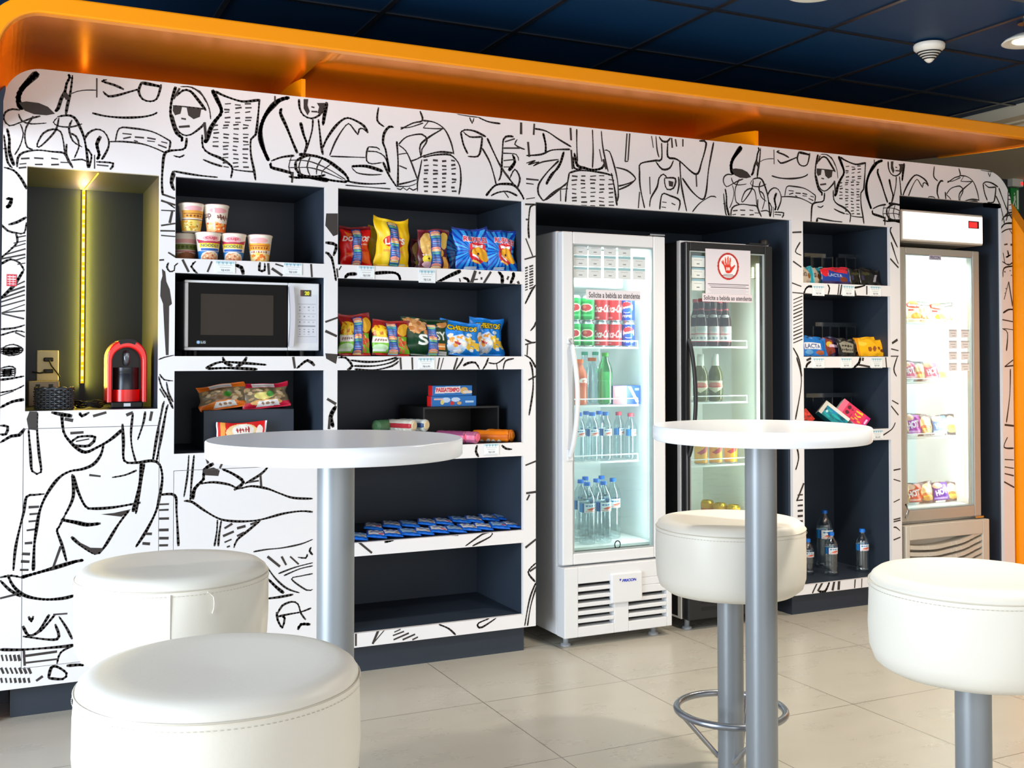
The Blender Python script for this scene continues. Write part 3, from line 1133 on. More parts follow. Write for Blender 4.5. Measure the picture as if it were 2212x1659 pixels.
# thin charcoal lip of the shelves' upper edge
# ---------------------------------------------------------------- price cards on the shelf edges
def price_cv(wd=30, h=24, seed=0):
    c = Cv(wd, h, '#eceef0'); c.rect(0.04, .96, .80, .96, '#9fc3d0')
    for k in range(9): c.rect(.06+k*.1, .10+k*.1, .72, .92, '#6f9fb2' if k % 2 else '#d9e8ee')
    c.rect(.12, .88, .62, .66, '#c2c6ca'); R = random.Random(seed); c.rect(.25, .78, .44, .49, '#b4b2b6')
    c.text('R$ %d,%d0' % (R.randint(2, 9), R.choice((0, 5, 9))), .3, .72, .14, .32, '#55575c', bold=.01)
    c.rect(.1, .9, .04, .07, '#c2c6ca')
    return c
pc = 0
for u, v, wpx, hpx, where in [(486, 577, 43, 26, 'under the orange noodle cup'), (632, 581, 40, 26, 'at the right of the edge below the noodle cups'), (791, 588, 35, 28, 'under the red chips bag'), (922, 597, 36, 28, 'under the maroon chips bag'), (920, 785, 36, 25, 'under the dark green chips bag'), (1061, 970, 32, 24, 'under the orange biscuit rolls'), (1767, 628, 26, 22, 'under the teal and beige chocolate bag'), (1832, 628, 26, 23, 'under the blue and red chocolate bag'), (1890, 629, 24, 22, 'under the black chocolate bags'), (1767, 784, 26, 22, 'under the blue chocolate pack'), (1827, 784, 24, 22, 'under the dark chocolate packs'), (1893, 784, 24, 22, 'under the yellow chocolate packs'), (1895, 939, 24, 20, 'beneath the pink confectionery box')]:
    a = W(u-wpx/2, v); b = W(u+wpx/2, v); zt = ZV(u, v-hpx/2); zb = ZV(u, v+hpx/2)
    mb = MB(); pc += 1; label_mesh(mb, price_cv(seed=pc), (0, -.0032, 0), (b.x-a.x, 0, 0), (0, 0, zt-zb))
    mb.box(0, b.x-a.x, -.0030, -.0012, 0, zt-zb)
    for k in range(len(mb.c)-6, len(mb.c)): mb.c[k] = (.82, .84, .86)
    o = mb.build('price_card', PRINT_MATTE); o.location = (a.x, 0, zb)
    tag(o, 'small white price card '+where, 'price tag', 'price cards on the shelf edges')
# small red notice on the left margin
mb = MB(); cv = Cv(24, 24, '#c8404c')
for k in range(4): cv.rect(.1, .9, .16+k*.2, .22+k*.2, '#f2dfe0')
cv.rect(.3, .33, .1, .9, '#f2dfe0'); cv.rect(.62, .65, .1, .9, '#f2dfe0')
label_mesh(mb, cv, W(14, 618, -.0012), (W(36, 600).x-W(14, 600).x, 0, 0), (0, 0, ZV(20, 592)-ZV(20, 618)))
tag(mb.build('red_notice', PRINT_MATTE), 'small square red notice stuck left of the coffee niche', 'notice')

# ---------------------------------------------------------------- tables and stools
def table(name, label, x, y, grp):
    t = thing(name, label, 'table', (x, y, 0), 0, grp)
    r = 0.2895; h = 1.072
    MB().lathe([(r-.004, h-.040), (r, h-.036), (r, h-.003), (r-.003, h)], 96).build('tabletop', TABLE_W, t)
    MB().lathe([(.0425, .012), (.0425, h-.041)], 48, caps=False).build('pole', STEEL, t)
    MB().lathe([(.055, 0), (.055, .006), (.052, .012), (.0426, .012)], 64).build('base_plate', STEEL, t)
    return t
table('bar_table', 'left round white bar table on a grey pole', .7064, CAMY+2.3954, 'round bar tables')
table('bar_table', 'right round white bar table on a grey pole in front of the black fridge', 1.876, CAMY+2.3408, 'round bar tables')
def stool(label, x, y, seam=None, thread=False, h=.775, r=.216):
    t = thing('bar_stool', label, 'stool', (x, y, 0), 0, 'white drum seat bar stools')
    hh = .220
    prof = [(.03, h-hh), (r-.055, h-hh), (r-.03, h-hh+.006), (r-.01, h-hh+.022), (r-.001, h-hh+.05), (r+.002, h-.12), (r+.001, h-.06), (r, h-.028), (r-.001, h-.022), (r-.006, h-.012), (r-.018, h-.003), (r-.035, h), (r-.07, h-.001), (r-.12, h-.004), (0.0005, h-.007)]
    rnd = random.Random(int(x*1000))
    mb = MB(); n = 96; vs = []
    ph = [rnd.uniform(0, 6) for _ in range(4)]
    for j, (rr, z) in enumerate(prof):
        for k in range(n):
            a = 2*PI*k/n; w = 1+.004*math.sin(5*a+ph[0]+z*25)*(1 if j < 10 else .3)+.003*math.sin(11*a+ph[1]-z*40)*(1 if j < 9 else 0)
            vs.append((rr*w*math.cos(a), rr*w*math.sin(a), z))
    fs = [(j*n+k, j*n+(k+1) % n, (j+1)*n+(k+1) % n, (j+1)*n+k) for j in range(len(prof)-1) for k in range(n)]
    mb.add(vs, fs, 0, True); mb.add([vs[k] for k in range(n)], [tuple(reversed(range(n)))])
    seat = mb.build('seat', VINYL, t)
    zr = h-.030
    mb = MB(); mb.tube([((r+.0005)*math.cos(2*PI*k/80), (r+.0005)*math.sin(2*PI*k/80), zr+.006) for k in range(80)], .0016, 6, closed=True)
    for k in range(150):
        a = 2*PI*k/150; b = a+2*PI/150*.55; rr = r+.0024
        mb.tube([(rr*math.cos(a), rr*math.sin(a), zr-.004), (rr*math.cos(b), rr*math.sin(b), zr-.004)], .0006, 4)
    mb.build('stitching', SEAM, seat)
    if seam is not None:
        a = seam; mb = MB(); mb.tube([((r+.0012)*math.cos(a), (r+.0012)*math.sin(a), z) for z in (zr, h-.1, h-hh+.05)], .0018, 6)
        mb.build('side_seam', VINYL, seat)
    if thread:
        a = seam+.42; rr = r+.004; P = [(rr*math.cos(a+da), rr*math.sin(a+da), zr-dz) for da, dz in ((-.06, .0), (-.03, .004), (.0, .012), (.01, .025), (.005, .038), (-.01, .048))]
        MB().tube(P, .0013, 6).build('loose_thread', mat('loose_thread', '#f4f0e4', 0.7), seat)
    MB().lathe([(.0385, .012), (.0385, h-hh+.004)], 40, caps=False).build('pole', STEEL, t)
    MB().lathe([(.048, 0), (.048, .006), (.045, .012), (.0386, .012)], 48).build('base_plate', STEEL, t)
    R_ = .160; zz = .205
    ring = MB().tube([(R_*math.cos(2*PI*k/64), R_*math.sin(2*PI*k/64), zz) for k in range(64)], .0105, 12, closed=True).build('foot_ring', mat('brushed_steel', '#9a9fa8', .28, .85), t)
    for k in range(3):
        a = math.radians(155)+k*2*PI/3
        MB().tube([(R_*math.cos(a), R_*math.sin(a), zz), (.039*math.cos(a-.5), .039*math.sin(a-.5), .06)], .0075, 10).build('brace', CHROME, ring)
    return t
stool('drum seat bar stool with side seam and loose white thread, beside the lower left drawing', .3831, CAMY+2.6249, seam=math.radians(-100), thread=True)
stool('drum seat bar stool nearest the viewer at the bottom left of the photo', .3267, CAMY+1.7349, seam=math.radians(60))
stool('drum seat bar stool half hidden behind the pole of the right table', 1.9936, CAMY+2.6322, seam=math.radians(40), r=.220)
stool('drum seat bar stool cut by the right edge of the photo', 1.9762, CAMY+1.7306, seam=math.radians(40), r=.220)

# ---------------------------------------------------------------- ceiling fittings
def pendant(label, x, y, z, stem):
    t = thing('ceiling_lamp', label, 'lamp', (x, y, z), 0, 'white saucer ceiling lamps')
    MB().lathe([(.02, .035), (.05, .03), (.085, .012), (.097, 0), (.093, -.002), (.06, .006), (.02, .012)], 48).build('shade', mat('lamp_shade_white', '#e8e2d2', 0.3), t)
    MB().lathe([(.055, .004), (.055, .008)], 32).build('diffuser', mat('lamp_diffuser', '#fff6e0', 0.5, emit='#ffe9c0', estr=2.0), t)
    MB().tube([(0, 0, .034), (0, 0, 2.632-z)], .012, 16).build('stem', CHROME, t)
    MB().lathe([(.035, 2.622-z), (.035, 2.634-z)], 24).build('ceiling_rose', CHROME, t)
    spot('ceiling_lamp_light', (x, y, z-.01), 75, (1.0, .88, .72), 140, .06).parent = None
pendant('saucer ceiling lamp cut off by the top edge of the photo', 2.60, CAMY+2.94, 2.545, True)
pendant('saucer ceiling lamp on a chrome stem at the right edge of the photo', 3.79, CAMY+3.02, 2.545, True)
p = WZ(2007, 92, 2.635)
t = thing('smoke_detector', 'white cone shaped smoke detector on the blue ceiling', 'smoke detector', (p.x, p.y, 2.628))
w_ = mat('detector_plastic', '#ece4d6', 0.4)
MB().lathe([(.062, 0), (.066, -.006), (.064, -.022), (.055, -.03), (.012, -.078), (.004, -.082), (0.0003, -.082)], 48).build('housing', w_, t)
mb = MB()
for z, r in ((-.037, .052), (-.046, .0435), (-.055, .0355), (-.064, .0275)):
    mb.lathe([(r+.0008, z), (r-.0035, z-.0045)], 40, caps=False)
mb.build('vent_slot', BLACK, t)
# exit sign beyond the right end
p = W(2184, 400, 1.275)
t = thing('exit_sign', 'green running-man exit sign under a white emergency light, behind the right end of the wall', 'sign', (p.x, 1.279, W(2190, 455, 1.275).z))
mb = MB(); mb.box(0, .085, 0, .02, 0, .165, 0); cv = Cv(40, 34, '#0f8a3c'); cv.ell(.45, .75, .05, .06, '#e9f5ea'); cv.poly([(.36, .62), (.56, .68), (.62, .5), (.52, .42), (.66, .2), (.58, .15), (.44, .38), (.30, .2), (.22, .26), (.38, .46)], '#e9f5ea'); cv.rect(.72, .94, .1, .9, '#e9f5ea')
mb.build('backing', mat('sign_green', '#0c6e30', 0.4), t)
label_mesh(MB(), cv, (0, -.001, 0), (.085, 0, 0), (0, 0, .165)).build('pictogram', PRINT, t)
mb = MB(); mb.box(-.012, .10, -.03, .02, .172, .24); mb.build('emergency_lamp', mat('lamp_housing', '#cfcfc8', 0.5), t, bevel=.006)
MB().box(.070, .090, -.032, -.030, .185, .205).build('indicator', mat('red_led', '#ff3030', 0.4, emit='#ff2020', estr=1.5), t)
# ---------------------------------------------------------------- packaging builders
def bag(name, label, cat, cv, w, h, thick, loc, tilt=0.12, rz=0.0, lean=0.0, seed=0, strip=None, back='#888888', group=None, ears=0.0, crimp=.05, wr=1.0):
    t = thing(name, label, cat, (loc[0], loc[1], loc[2]+.002), 0, group); t.rotation_euler = (-tilt, lean, rz)
    R = random.Random(seed); ph = [R.uniform(0, 6.3) for _ in range(8)]
    def surf(sg):
        def fn(s, q):
            x = (s-.5)*w*1.07; z = q*h
            e = max(0.0, min(1.0, (q-crimp)/.22)); e2 = max(0.0, min(1.0, (1-crimp-q)/.30))
            prof = math.sin(PI*s)**.55*(math.sin(PI*e/2)**.8)*(math.sin(PI*e2/2)**.9)
            wrk = wr*(.0035*math.sin(9*s+ph[0]+5*q)+.003*math.sin(17*q+ph[1]-6*s)+.002*math.sin(31*s+ph[2]+11*q))*math.sin(PI*s)
            edge = wr*(.004*math.sin(7*q+ph[3])+.0025*math.sin(15*q+ph[4]))
            pinch = 1-.09*math.sin(PI*min(1, max(0, q)))**2*(thick/.05)
            x = x*pinch+edge*(2*abs(s-.5))
            z += ears*h*(abs(2*s-1)**3)*max(0, (q-.8)/.2)+(.004*math.sin(5*s+ph[5]))*q
            y = -sg*(thick/2*prof+wrk*prof)+.0035*math.sin(13*s+ph[6])*(1-e2+1-e)
            return (x, y, z)
        return fn
    cv.get(0, 0)
    MB().grid(surf(1), cv.w, cv.h, cv=cv).build('front_film', PRINT, t)
    b = Cv(8, 10, back); MB().grid(surf(-1), 8, 10, cv=b, flip=True).build('back_film', PRINT, t)
    if strip:
        s0, s1, q0, q1, scv, sh_ = strip; f = surf(1)
        def fs_(a, q):
            qq = q0+(q1-q0)*q; p = f(s0+(s1-s0)*a+sh_*(1-q), min(1, qq)); return (p[0], p[1]-.004, p[2])
        MB().grid(fs_, scv.w, scv.h, cv=scv).build('promo_strip', PRINT, t)
    return t
def promo(seed=0):
    c = Cv(14, 84, '#2458a8'); R = random.Random(seed); y = R.uniform(-.12, 0)
    while y < 1:
        c.rect(0, 1, y, y+.07, '#2f8fb0'); c.rect(.15, .85, y+.025, y+.045, '#9fdc5a')
        c.rect(.1, .9, y+.08, y+.13, '#f2c65a'); c.ell(.5, y+.16, .42, .055, '#f09a86'); c.rect(.2, .8, y+.115, y+.14, '#f4e3c0')
        c.rect(.1, .9, y+.075, y+.085, '#d9f0ea')
        for k in range(4): c.rect(.12, .88, y+.24+k*.045, y+.256+k*.045, '#8fb6e6' if k % 2 else '#c9a6c6')
        y += .43
    c.rect(0, .08, 0, 1, '#2a3f9a'); c.rect(.92, 1, 0, 1, '#2a3f9a'); return c
def can(name, label, x, y, z, cv, group, top=True, body_col='#c01818', r=.032, h=.1165):
    t = thing(name, label, 'can', (x, y, z), 0, group)
    cv.get(0, 0)
    def fn(s, q):
        a = -PI/2-PI+2*PI*s; return (r*math.cos(a), r*math.sin(a), .006+q*(h-.018))
    MB().grid(fn, cv.w, cv.h, cv=cv, wrap=True).build('can_body', PRINT, t)
    al = mat('aluminium', '#c9ccd0', 0.25, 0.9)
    MB().lathe([(r-.006, .0), (r-.004, .001), (r, .0061)], 28).build('base_rim', al, t)
    MB().lathe([(r, h-.0122), (r-.005, h-.003), (r-.0055, h), (r-.0075, h), (r-.0085, h-.004), (.0005, h-.004)], 28, caps=False).build('lid', al, t)
    return t
def wrapcv(w, h, col, paint):
    """canvas round a cylinder: artwork painted on a front tile and repeated at the back"""
    c = Cv(w, h, col); f = Cv(w//2, h, col); paint(f); c.a[:, :w//2] = f.a; c.a[:, w//2:] = f.a
    c.a = np.roll(c.a, w//4, axis=1); return c
def bottle(name, label, x, y, z, prof, body_mat, cap_mat, capr, cap_z, lab=None, group=None, liquid=None, extra=None, rz=0.0):
    t = thing(name, label, 'bottle', (x, y, z), rz, group)
    MB().lathe(prof, 28, caps=False).build('bottle_body', body_mat, t)
    MB().lathe([(capr, cap_z), (capr, cap_z+.014), (capr*.92, cap_z+.0165)], 22).build('cap', cap_mat, t)
    if lab:
        cv, z0, z1, rr = lab
        if callable(rr): rf = rr
        else: rf = lambda q: rr
        def fn(s, q):
            a = -PI/2-PI+2*PI*s; r = rf(q); return (r*math.cos(a), r*math.sin(a), z0+(z1-z0)*q)
        MB().grid(fn, cv.w, cv.h, cv=cv, wrap=True).build('label', PRINT, t)
    if liquid: MB().lathe(liquid[0], 24).build('drink', liquid[1], t)
    return t
def pack(name, label, cat, w, d, h, cv, col, loc, rot=(0, 0, 0), group=None, side=None, topcv=None):
    t = thing(name, label, cat, loc, 0, group); t.rotation_euler = rot
    c = Cv(1, 1, col); c.get(0, 0); lc = c.get(0, 0)
    mb = MB(); mb.box(-w/2, w/2, 0, d, 0, h); mb.c = [lc]*6; mb.has_c = True
    if side: sc_ = Cv(1, 1, side).get(0, 0); mb.c[4] = sc_
    mb.build('carton', PRINT_MATTE, t, bevel=.0008, seg=1)
    m2 = MB(); label_mesh(m2, cv, (-w/2+.0005, -.0008, .0005), (w-.001, 0, 0), (0, 0, h-.001))
    if topcv: label_mesh(m2, topcv, (-w/2+.0005, .0005, h+.0006), (w-.001, 0, 0), (0, d-.001, 0))
    m2.build('printed_face', PRINT, t); return t
def size(u0, u1, vt, y, zb): 
    a = W(u0, 785, y); b = W(u1, 785, y); um = (u0+u1)/2
    return (a.x+b.x)/2, b.x-a.x, ZV(um, vt, y)-zb

# ---------------------------------------------------------------- noodle cups
def cup_cv(kind):
    c = Cv(120, 64, '#efe6d2')
    f = Cv(60, 64, '#efe6d2')
    if kind == 'blue':
        f.rect(0, 1, 0, .34, '#1c73b8'); f.ell(.5, .05, .36, .30, '#e8dcc8'); f.ell(.5, .04, .30, .25, '#d99a6a'); f.speck(.28, .72, .0, .25, ['#e8b890', '#c0603a', '#f0d8b0'], 24, .05, 3)
        f.rect(.18, .82, .36, .46, '#2a62b0'); f.poly([(.12, .48), (.88, .48), (.84, .66), (.16, .66)], '#f2d21c'); f.text('NOODLES', .2, .8, .51, .62, '#1f4f94')
        f.poly([(.1, .66), (.9, .66), (.96, .82), (.7, .74), (.3, .74), (.04, .82)], '#b8304a'); f.ell(.5, .84, .24, .11, '#f0a8ae'); f.text('cup', .34, .66, .78, .9, '#c23a4a')
    elif kind == 'orange':
        f.rect(0, 1, 0, .30, '#f5a93a'); f.ell(.5, .12, .38, .26, '#f3d48a'); f.speck(.2, .8, .0, .3, ['#f08a1e', '#f7dd9a', '#e8702a', '#f8c84a'], 28, .06, 5)
        f.poly([(.1, .46), (.9, .46), (.88, .74), (.12, .74)], '#f6a531'); f.rect(.18, .82, .63, .66, '#b5561c'); f.marks(7, .2, .8, .50, .60, '#8a3512'); f.marks(7, .22, .78, .34, .44, '#9a4a2a')
        f.ell(.5, .85, .26, .11, '#f2b0b0')
    elif kind == 'red':
        f.rect(0, 1, 0, .34, '#ef7424'); f.ell(.3, .14, .24, .24, '#f5c78a'); f.speck(.1, .9, .0, .36, ['#f7a040', '#fce0b0', '#d9481e', '#f6c070'], 34, .06, 6)
        f.text('cup', .06, .40, .48, .72, '#5a2c2a', rot=.1); f.marks(5, .56, .96, .44, .70, '#6a3026', rot=-.15); f.ell(.6, .84, .26, .10, '#f1a8b0'); f.rect(.45, .5, .1, .9, '#fbf4ea')
    elif kind == 'yellow':
        f.rect(0, 1, 0, .40, '#f2b43c'); f.ell(.5, .18, .36, .25, '#efd36a'); f.speck(.2, .8, .02, .36, ['#d9a02a', '#f7e6a0', '#b88a2a'], 26, .06, 8)
        f.rect(.14, .9, .50, .80, '#e9a63e'); f.rect(.2, .84, .66, .69, '#a0601c'); f.marks(5, .26, .78, .53, .64, '#7a4010'); f.rect(.1, .9, .42, .45, '#6a3a20'); f.ell(.5, .88, .26, .09, '#efaeb2')
    else:
        f.rect(0, 1, 0, .30, '#c8a07a'); f.ell(.5, .10, .36, .24, '#a8643c'); f.rect(0, 1, .34, .40, '#e08a80'); f.rect(.08, .92, .44, .66, '#7f8a3a'); f.marks(5, .2, .8, .48, .62, '#4a5a20'); f.rect(0, 1, .70, .86, '#f0b0a8')
    c.a[:, :60] = f.a; c.a[:, 60:] = f.a; c.a = np.roll(c.a, 30, axis=1)
    return c
def noodle(kind, u, y, z, rz, label):
    t = thing('noodle_cup', label, 'cup', (XU(u, y), y, z), rz, 'instant noodle cups')
    H = .104; rb, rt = .034, .0465; cv = cup_cv(kind); cv.get(0, 0)
    def fn(s, q):
        a = -PI/2-PI+2*PI*s; r = rb+(rt-rb)*q; return (r*math.cos(a), r*math.sin(a), q*(H-.008))
    MB().grid(fn, 120, 64, cv=cv, wrap=True).build('cup_wall', PRINT_MATTE, t)
    f = mat('foam_white', '#f0e8d8', .6)
    MB().lathe([(rb, 0), (rb, .0005)], 40).build('base', f, t)
    MB().lathe([(rt, H-.0085), (rt+.0022, H-.006), (rt+.0022, H-.001), (rt+.0005, H)], 40).build('rim', f, t)
    MB().lathe([(rt-.001, H), (rt-.001, H+.001)], 40).build('foil_lid', mat('lid_pink', '#e6a0a4', .35), t)
    return t
z1 = ZB1+.0005
noodle('herb', 399, .13, z1, 0, 'instant noodle cup in dull green and brown, front row, left end against the niche wall')
noodle('blue', 448, .055, z1, .1, 'blue and yellow instant noodle cup, front row, second from the left')
noodle('blue', 503, .055, z1, -.25, 'blue and yellow instant noodle cup, front row, third from the left')
noodle('orange', 560, .055, z1, -.3, 'orange instant noodle cup standing alone at the right of the front row')
noodle('yellow', 411, .055, z1+.1065, .1, 'amber instant noodle cup in the upper row, stacked at the left')
noodle('red', 465, .055, z1+.1065, -.3, 'white and red-orange instant noodle cup in the upper row, stacked at the right')

# ---------------------------------------------------------------- chips, upper snack shelf
z = ZB1+.001
cv = Cv(60, 84, '#e01010'); cv.rect(0, 1, .9, 1, '#7c0c10'); cv.poly([(.12, .86), (.42, .80), (.2, .72)], '#f07a28'); cv.poly([(.10, .30), (.95, .36), (.95, .05), (.55, .12)], '#f06018'); cv.poly([(.5, .5), (.98, .36), (.96, .62)], '#e8481a')
cv.text('DORITOS', .06, .94, .60, .74, '#f4efe6', shear=.1, bold=.05); cv.rect(.12, .17, .12, .42, '#e87060'); cv.marks(12, .55, .95, .50, .56, '#f3d0c8')
x, w, h = size(735, 799, 489, .075, z)
bag('chips_bag', 'red chips bag with white lettering, at the left end of the upper snack shelf', 'chips bag', cv, w, h, .05, (x, .075, z), .10, 0, 0, 1, (.36, .66, 0.03, .93, promo(1), 0), '#a00c0c', 'chips bags on the snack shelves')
def lays(full=True):
    cv = Cv(60, 84, '#f6c60a'); cv.ell(.3, .5, .16, .5, '#fadf4a', .6); cv.ell(.5, .52, .33, .13, '#d8301c'); cv.text("LAY'S", .22, .84, .46, .60, '#fbf3e2', rot=.1, bold=.05); cv.rect(.18, .8, .30, .34, '#f3a43a'); cv.rect(.52, .88, .03, .07, '#cfc9a0'); cv.rect(0, 1, .0, .03, '#e6a80a'); return cv
x, w, h = size(790, 850, 489, .17, z)
bag('chips_bag', 'yellow chips bag partly hidden behind the large yellow one', 'chips bag', lays(), w*1.3, h, .05, (x+.03, .17, z), .08, 0, 0, 2, None, '#c99a08', 'chips bags on the snack shelves', ears=.05)
x, w, h = size(811, 882, 476, .06, z)
bag('chips_bag', 'large bright yellow chips bag, tallest on the upper snack shelf', 'chips bag', lays(), w, h, .055, (x, .06, z), .08, 0, .02, 3, (.33, .62, .02, .93, promo(2), .06), '#c99a08', 'chips bags on the snack shelves', ears=.085)
def maroon():
    cv = Cv(60, 84, '#5c1420'); cv.rect(0, 1, .93, 1, '#7a1a28'); cv.ell(.30, .62, .24, .30, '#e6b866'); cv.ell(.84, .70, .15, .22, '#efc95c'); cv.speck(.12, .45, .36, .86, ['#f0c878', '#d8a450', '#c48c3c'], 22, .05, 2)
    cv.ell(.30, .22, .17, .12, '#f0dc3a'); cv.ell(.32, .24, .03, .03, '#5c1420'); cv.ell(.28, .10, .18, .07, '#eec0c8'); cv.rect(.80, .95, .02, .3, '#e8a84a'); cv.marks(4, .14, .44, .30, .37, '#f4e8d8'); cv.ell(.75, .38, .1, .08, '#e4b038'); return cv
x, w, h = size(888, 940, 517, .17, z)
bag('chips_bag', 'dim brown chips bag in the shade between the yellow and the maroon bags', 'chips bag', maroon(), w, h, .045, (x, .17, z), .08, 0, 0, 4, None, '#3c0d15', 'chips bags on the snack shelves')
x, w, h = size(940, 992, 507, .16, z)
bag('chips_bag', 'maroon chips bag tucked behind the blue bags', 'chips bag', maroon(), w*1.2, h, .045, (x, .16, z), .08, 0, 0, 5, (.5, .8, .02, .9, promo(9), 0), '#3c0d15', 'chips bags on the snack shelves')
x, w, h = size(903, 967, 496, .07, z)
bag('chips_bag', 'maroon and gold chips bag standing in the middle of the upper snack shelf', 'chips bag', maroon(), w, h, .045, (x, .07, z), .08, 0, 0, 6, (.38, .72, .02, .96, promo(3), .02), '#3c0d15', 'chips bags on the snack shelves')
def ruff():
    cv = Cv(76, 92, '#0f3fae')
    for k in range(22):
        a = 2*PI*k/22+.1; cx, cy = .42, .45; wd_ = .085
        cv.poly([(cx, cy), (cx+1.2*math.cos(a-wd_), cy+1.0*math.sin(a-wd_)), (cx+1.2*math.cos(a+wd_), cy+1.0*math.sin(a+wd_))], '#1c86dc' if k % 3 else '#3aa8ee')
    cv.ell(.60, .40, .26, .26, '#c8142c'); cv.ell(.60, .56, .25, .11, '#e02030'); cv.poly([(.44, .53), (.76, .52), (.78, .60), (.62, .575), (.44, .61)], '#f4f0f0'); cv.ell(.60, .44, .22, .07, '#1a1030')
    cv.ell(.72, .36, .24, .13, '#f2b01c', 1, -.7); cv.ell(.52, .42, .10, .09, '#f2b01c'); cv.ell(.60, .37, .035, .03, '#2a1430'); cv.poly([(.42, .34), (.62, .22), (.60, .29), (.44, .38)], '#f6ecec'); cv.poly([(.40, .20), (.68, .12), (.62, .18), (.44, .24)], '#f4c25a')
    cv.text('RUFFLES', .22, .96, .645, .80, '#f6e6ec', rot=-.10, shear=.1, bold=.09); cv.text('RUFFLES', .235, .945, .66, .785, '#d82f3e', rot=-.10, shear=.1, bold=.03)
    cv.rect(.22, .56, .035, .09, '#cfe0ee'); cv.rect(0, 1, .96, 1, '#0c2c86'); return cv
x, w, h = size(966, 1036, 498, .13, z)
bag('chips_bag', 'blue chips bag leaning left behind the two front blue bags', 'chips bag', ruff(), w, h, .05, (x+.012, .13, z), .06, 0, -.13, 7, None, '#0b2f86', 'chips bags on the snack shelves')
x, w, h = size(990, 1058, 494, .06, z)
bag('chips_bag', 'left front blue chips bag with red mouth and golden chip, ribbed rays', 'chips bag', ruff(), w*1.05, h, .05, (x, .06, z), .10, -.05, -.07, 8, None, '#0b2f86', 'chips bags on the snack shelves', ears=.05)
x, w, h = size(1052, 1114, 499, .055, z)
bag('chips_bag', 'right front blue chips bag with red mouth and golden chip, next to the shelf wall', 'chips bag', ruff(), w, h, .05, (x, .055, z), .10, .06, .0, 10, None, '#0b2f86', 'chips bags on the snack shelves', ears=.05)
# lower snack shelf
z = ZB2+.001
def fand():
    cv = Cv(60, 80, '#a01c1c'); cv.rect(0, 1, 0, .52, '#7cc02c'); cv.rect(0, 1, .0, .06, '#c8201c'); cv.ell(.22, .66, .22, .18, '#f2c224'); cv.ell(.84, .72, .18, .18, '#f0b428'); cv.speck(.05, .40, .55, .8, ['#f8dc50', '#e8a018', '#c87010'], 16, .05, 4)
    cv.rect(0, .42, .34, .50, '#eee6da'); cv.marks(5, .05, .36, .37, .46, '#8a6a5a'); cv.speck(.6, .98, .10, .48, ['#e87848', '#b8dc58', '#d84a2c', '#dcee9a'], 18, .07, 7); cv.ell(.2, .2, .2, .1, '#bfe0b0'); cv.rect(.0, .35, .10, .16, '#e4eee0'); return cv
x, w, h = size(735, 799, 680, .06, z)
bag('chips_bag', 'red and green snack bag at the left end of the second snack shelf', 'chips bag', fand(), w, h, .05, (x, .06, z), .08, 0, 0, 11, (.40, .70, .02, .93, promo(4), 0), '#7a1414', 'chips bags on the snack shelves', ears=.05)
x, w, h = size(806, 878, 692, .06, z)
bag('chips_bag', 'red and green snack bag, second from the left on the second snack shelf', 'chips bag', fand(), w*1.05, h, .05, (x, .06, z), .10, 0, .04, 12, (.34, .62, .02, .92, promo(5), .08), '#7a1414', 'chips bags on the snack shelves')
cv = Cv(66, 80, '#0e3a20'); cv.poly([(.02, .95), (.55, .98), (.45, .66), (.2, .56)], '#c98a4e'); cv.speck(.05, .5, .6, .95, ['#d9a066', '#b87438', '#e8bc86'], 22, .07, 3); cv.ell(.85, .86, .12, .1, '#c88a4a'); cv.ell(.65, .95, .3, .05, '#12301c')
cv.text('S', .30, .52, .26, .56, '#eef0ea', bold=.03); cv.text('SY', .70, .96, .42, .66, '#e8ece6', bold=.03); cv.rect(.72, .92, .16, .34, '#e08a3a'); cv.rect(.72, .92, .24, .27, '#f6e0b0'); cv.rect(.74, .96, .02, .12, '#c9ccc8'); cv.rect(.2, .6, .0, .03, '#9aa49a')
x, w, h = size(870, 966, 688, .07, z)
bag('chips_bag', 'dark green snack bag with white letters in the middle of the second snack shelf', 'chips bag', cv, w, h, .05, (x, .07, z), .12, 0, .04, 13, (.48, .70, .02, .84, promo(6), .06), '#0a2a18', 'chips bags on the snack shelves')
def chee():
    cv = Cv(66, 84, '#1480dc'); cv.poly([(.12, .12), (.22, .5), (.5, .62), (.75, .5), (.7, .25), (.45, .1)], '#c9dcee'); cv.speck(.14, .60, .10, .56, ['#e8a03c', '#f2ead6', '#b86a3a', '#e9e4e4'], 16, .085, 9); cv.speck(.55, .98, .22, .52, ['#f0c63c', '#f6e08a', '#e2a828'], 14, .09, 11); cv.speck(.2, .8, .05, .2, ['#eef4f8', '#a8c8e4'], 8, .06, 4)
    cv.poly([(.30, .40), (.48, .34), (.44, .28), (.34, .32)], '#b02c34'); cv.ell(.72, .62, .08, .05, '#d8e6f0'); cv.text('CHEETOS', .14, .92, .70, .88, '#1c1a10', bold=.11, rot=.06); cv.text('CHEETOS', .155, .905, .715, .865, '#f4c81c', bold=.04, rot=.06); return cv
x, w, h = size(945, 1036, 694, .08, z)
bag('chips_bag', 'left blue puffs bag with yellow lettering leaning right on the second snack shelf', 'chips bag', chee(), w*.92, h, .05, (x, .08, z), .12, 0, .10, 14, None, '#0c5ca8', 'chips bags on the snack shelves')
x, w, h = size(1018, 1083, 689, .12, z)
bag('chips_bag', 'right blue puffs bag with yellow lettering at the end of the second snack shelf', 'chips bag', chee(), w*1.08, h, .05, (x, .12, z), .12, 0, .02, 15, None, '#0c5ca8', 'chips bags on the snack shelves', ears=.05)

